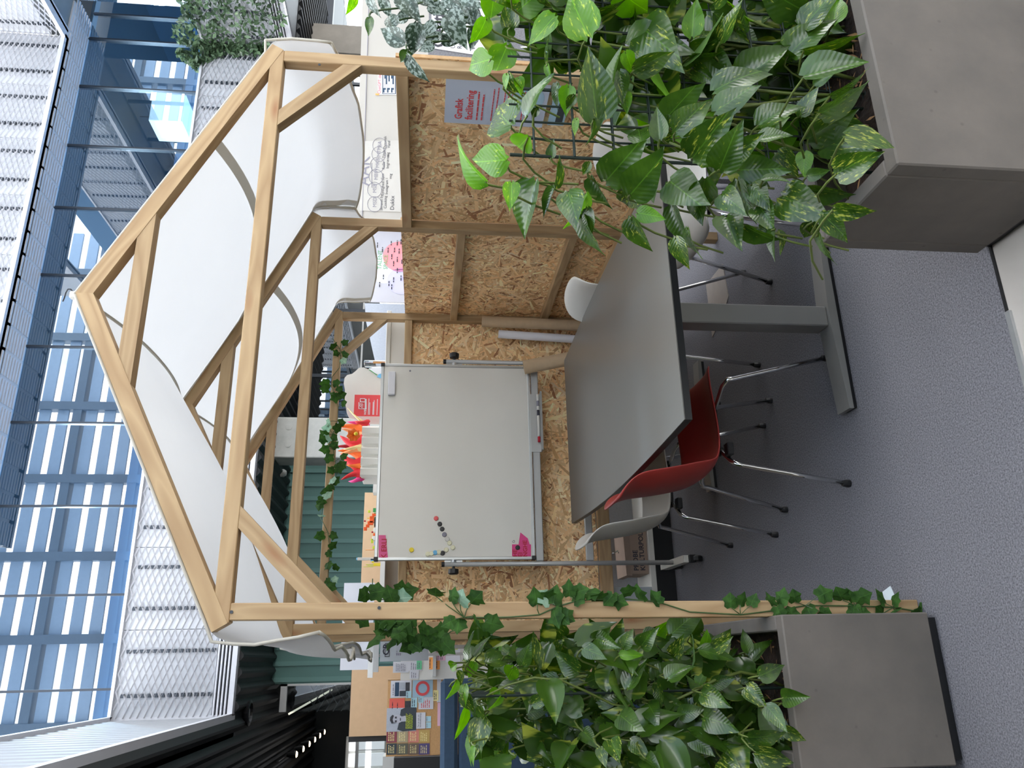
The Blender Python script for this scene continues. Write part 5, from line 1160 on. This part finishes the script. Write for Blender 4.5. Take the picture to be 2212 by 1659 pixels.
# cork board
YK = 4.0
ck = thing('cork_board', atY(950, 1550, YK), 'cork notice board crowded with cards above the blue screen', 'notice board'); part('cork', pbox(836, 985, 1467, 1632, YK, .02, .9), 'cork', ck); part('frame_edge', pbox(836, 985, 1465, 1467, YK-.005, .03, .9), 'tan_board', ck); part('stand', MB().box(-.6, -.56, YK+.02, YK+.05, 0, 1.4), 'aluminium', ck)
gK = 'cards on the cork board'; K = YK-.003
c1 = card('notice', 844, 889, 1470, 1507, K, 'paper', 'white sheet with blue pictures on cork board', 'card', gK)
for q in ((853, 862, 1474, 1504, 'blue_felt'), (862, 875, 1474, 1490, 'grey_felt'), (876, 885, 1474, 1492, 'portrait_grey'), (863, 884, 1492, 1504, 'card_slate')): part('picture', pbox(q[0], q[1], q[2], q[3], K-.0015, .001), q[4], c1)
pline([(849, 1502, 1478)], K, 'grey_ink', c1)
c2 = card('notice', 891, 935, 1469, 1506, K, 'card_sky', 'pale blue sheet with a red ring on cork board', 'card', gK)
p = atY(913, 1487, K-.002); mb = MB(); n = 32
vs = [p+Vector((math.cos(k*2*PI/n)*r, 0, math.sin(k*2*PI/n)*r)) for r in (.034, .053) for k in range(n)]
part('red_ring', mb.add(vs, [(k, (k+1) % n, n+(k+1) % n, n+k) for k in range(n)]), 'sign_red', c2)
card('notice', 841, 874, 1509, 1534, K, 'card_red', 'coral red card on cork board', 'card', gK, None, 2, 'dark_ink', .3)
card('notice', 875, 887, 1514, 1528, K, 'portrait_grey', 'small grey photo beside coral card', 'card', gK)
card('notice', 888, 901, 1507, 1529, K, 'note_blue', 'tilted mint note beside small photo', 'card', gK, None, 2, 'dark_ink')
card('notice', 904, 936, 1506, 1532, K, 'paper', 'white page with pale red text on cork board', 'card', gK, None, 5, 'coral_ink')
card('notice', 903, 915, 1504, 1518, K-.002, 'note_blue', 'mint note on corner of white page', 'card', gK, None, 2)
card('notice', 877, 889, 1493, 1508, K-.003, 'note_blue', 'mint note on corner of picture sheet', 'card', gK, None, 1)
po = card('notice', 835, 899, 1529, 1580, K-.001, 'grey_felt', 'grey portrait poster with yellow text on black', 'card', gK)
part('dark_coat', MB().prism([atY(x, y, K-.0035) for x, y in ((866, 1533), (876, 1528), (899, 1528), (899, 1577), (870, 1580), (858, 1576), (862, 1560), (872, 1552), (864, 1545))], (0, .001, 0)), 'card_slate', po)
part('portrait_head', MB().prism([atY(858+12*math.cos(a), 1553+9*math.sin(a), K-.005) for a in [k*PI/9 for k in range(18)]], (0, .001, 0)), 'print_white', po)
part('portrait_hair', MB().prism([atY(x, y, K-.0065) for x, y in ((848, 1544), (843, 1549), (842, 1556), (846, 1563), (850, 1562), (848, 1554), (851, 1546))], (0, .001, 0)), 'portrait_grey', po)
part('portrait_neck', MB().prism([atY(x, y, K-.0045) for x, y in ((866, 1548), (876, 1546), (878, 1558), (867, 1559))], (0, .001, 0)), 'print_white', po)
for q in ((853, 857, 1548, 1552), (853, 857, 1556, 1560), (864, 866, 1551, 1557)): part('portrait_feature', pbox(q[0], q[1], q[2], q[3], K-.0068, .0008), 'portrait_grey', po)
pline([(877+k*2.6, 1574, 1541+(k % 3)*2) for k in range(6)], K-.005, 'toy_lime', po, h=.004)
wc_ = card('notice', 895, 919, 1539, 1574, K-.003, 'paper', 'white card with dark question text on cork board', 'card', gK)
text('question', 'Tør du dele din\nkundeudfordring?', .014, atY(905, 1571, K-.003), X_, Z_, 'dark_ink', wc_, th=.0015)
card('notice', 920, 931, 1547, 1559, K, 'note_blue', 'upper right one of two pale blue notes', 'card', gK, None, 1); card('notice', 920, 931, 1560, 1573, K, 'note_blue', 'left one of two pale blue notes', 'card', gK, None, 1)
card('notice', 936, 947, 1491, 1514, K-.002, 'felt_yellow', 'pale yellow note near the blue screen', 'card', gK, None, 2, 'dark_ink')
card('notice', 944, 953, 1468, 1517, K, 'paper', 'white sheet half hidden behind blue screen top', 'card', gK); card('notice', 945, 953, 1518, 1568, K, 'note_pink', 'pink edged sheet half hidden behind blue screen top', 'card', gK)
for r, (ya, yb_) in enumerate(((1577, 1604), (1606, 1630))):
    for c, (xa_, xb_) in enumerate(((835, 857), (858, 881), (882, 905), (905, 928))):
        m_ = (('card_maroon', 'card_khaki', 'card_rose', 'card_ochre'), ('card_slate', 'card_olive', 'card_brown', 'card_violet'))[r][c]
        nm = (('maroon', 'khaki', 'rose', 'ochre'), ('slate blue', 'olive grey', 'brown', 'violet'))[r][c]
        cc = card('postcard', xa_, xb_, ya, yb_, K, m_, nm+' postcard with pale text in the lower left block of cork board', 'card', gK, None, 4, 'felt_yellow')
single('dark_monitor', pbox(850, 960, 1634, 1700, YK-.2, .06, .9, .004), 'black_plastic', 'black screen edge at far left beside the cork board', 'monitor')
single('white_counter', pbox(826, 856, 1634, 1700, YK+1.2, .3, 0), 'paint_white', 'bright white cabinet at far left behind the cork board', 'cabinet')
# blue high-backed screen behind the left planter
YD = 1.62
t = thing('blue_screen', (-.8, YD, 0), 'blue felt high-backed sofa screen behind the left planter', 'screen'); xr_ = atY(1000, 1466, YD).x; zt_ = atY(952, 1560, YD).z
part('upper_cushion', MB().box(-1.6, xr_, YD, YD+.10, zt_-.082, zt_, .018), 'blue_felt', t); part('main_panel', MB().box(-1.6, xr_, YD+.004, YD+.10, .08, zt_-.086, .012), 'blue_felt', t)
for x in (-1.5, xr_-.1): part('foot', MB().box(x, x+.05, YD+.03, YD+.08, 0, .085), 'black_plastic', t)

# notices beside and on the right-hand OSB wall
xo = HW+.010
def onX(x, y, off=0): return atX(x, y, xo-off)
ps = [onX(*q) for q in ((962, 268), (964, 163), (1150, 175), (1150, 272))]
y0, y1 = .345, .052; z0, z1 = 1.08, 1.497
gf = single('notice_poster', MB().prism([Vector((xo, y0, z1)), Vector((xo, y0, z0)), Vector((xo, y1, z0)), Vector((xo, y1, z1))], (-.0012, 0, 0)), 'paper_blue', 'pale blue poster with red heading on the right OSB panel', 'poster')
text('heading', 'Grafisk\nfacilitering', .043, (xo-.0014, y0-.028, 1.425), -Y_, Z_, 'coral_ink', gf, bold=.02)
lr = [(.028, .20, -.135), (.028, .185, -.155)]
lines('subheading', lr, (xo-.0014, y0, z1), -Y_, Z_, 'coral_ink', gf, h=.006)
lines('body_text', [(.028, .22, -.195), (.028, .23, -.212), (.028, .225, -.24), (.028, .22, -.255), (.028, .23, -.27), (.028, .17, -.285), (.028, .22, -.32), (.028, .21, -.335)], (xo-.0014, y0, z1), -Y_, Z_, 'coral_ink', gf, h=.004)
c_ = Vector((xo-.0016, .17, 1.10+.07)); part('blue_circle', MB().prism([c_+Vector((0, .075*math.cos(a), .075*math.sin(a))) for a in [k*PI/12 for k in range(24)]], (-.0006, 0, 0)), 'card_sky', gf)
ps2 = single('notice_poster', MB().prism([Vector((xo, y0-.02, .99)), Vector((xo, y0-.02, 1.06)), Vector((xo, y1, 1.06)), Vector((xo, y1, .99))], (-.0012, 0, 0)), 'card_sky', 'dark picture poster under the pale blue one, behind leaves', 'poster')
part('dark_field', MB().box(xo-.003, xo-.0014, y1+.01, y0-.04, 1.0, 1.03), 'card_slate', ps2)
YFb = .75
t = thing('fabric_screen', atY(1000, 100, YFb), 'grey fabric screen beyond the right wall, behind satin leaves', 'screen'); xl = HW+.08
part('fabric', MB().box(xl, xl+1.3, YFb, YFb+.04, 0, atY(925, 110, YFb).z), 'grey_fabric', t)
sg = single('paper_sign', MB().prism([atY(x, y, YFb-.004) for x, y in ((934, 104), (930, -40), (1070, -40), (1060, 122), (1010, 116))], (0, .0012, 0)), 'paper', 'white printed sheet on grey fabric screen beside satin leaves', 'sign')
text('heading', 'Creative', .085, atY(958, 103, YFb-.005), X_, Z_, 'dark_ink', sg, bold=.03); text('body_text', 'Undervisning\nRessourcer\n\nVelkommen', .034, atY(983, 105, YFb-.005), X_, Z_, 'dark_ink', sg)
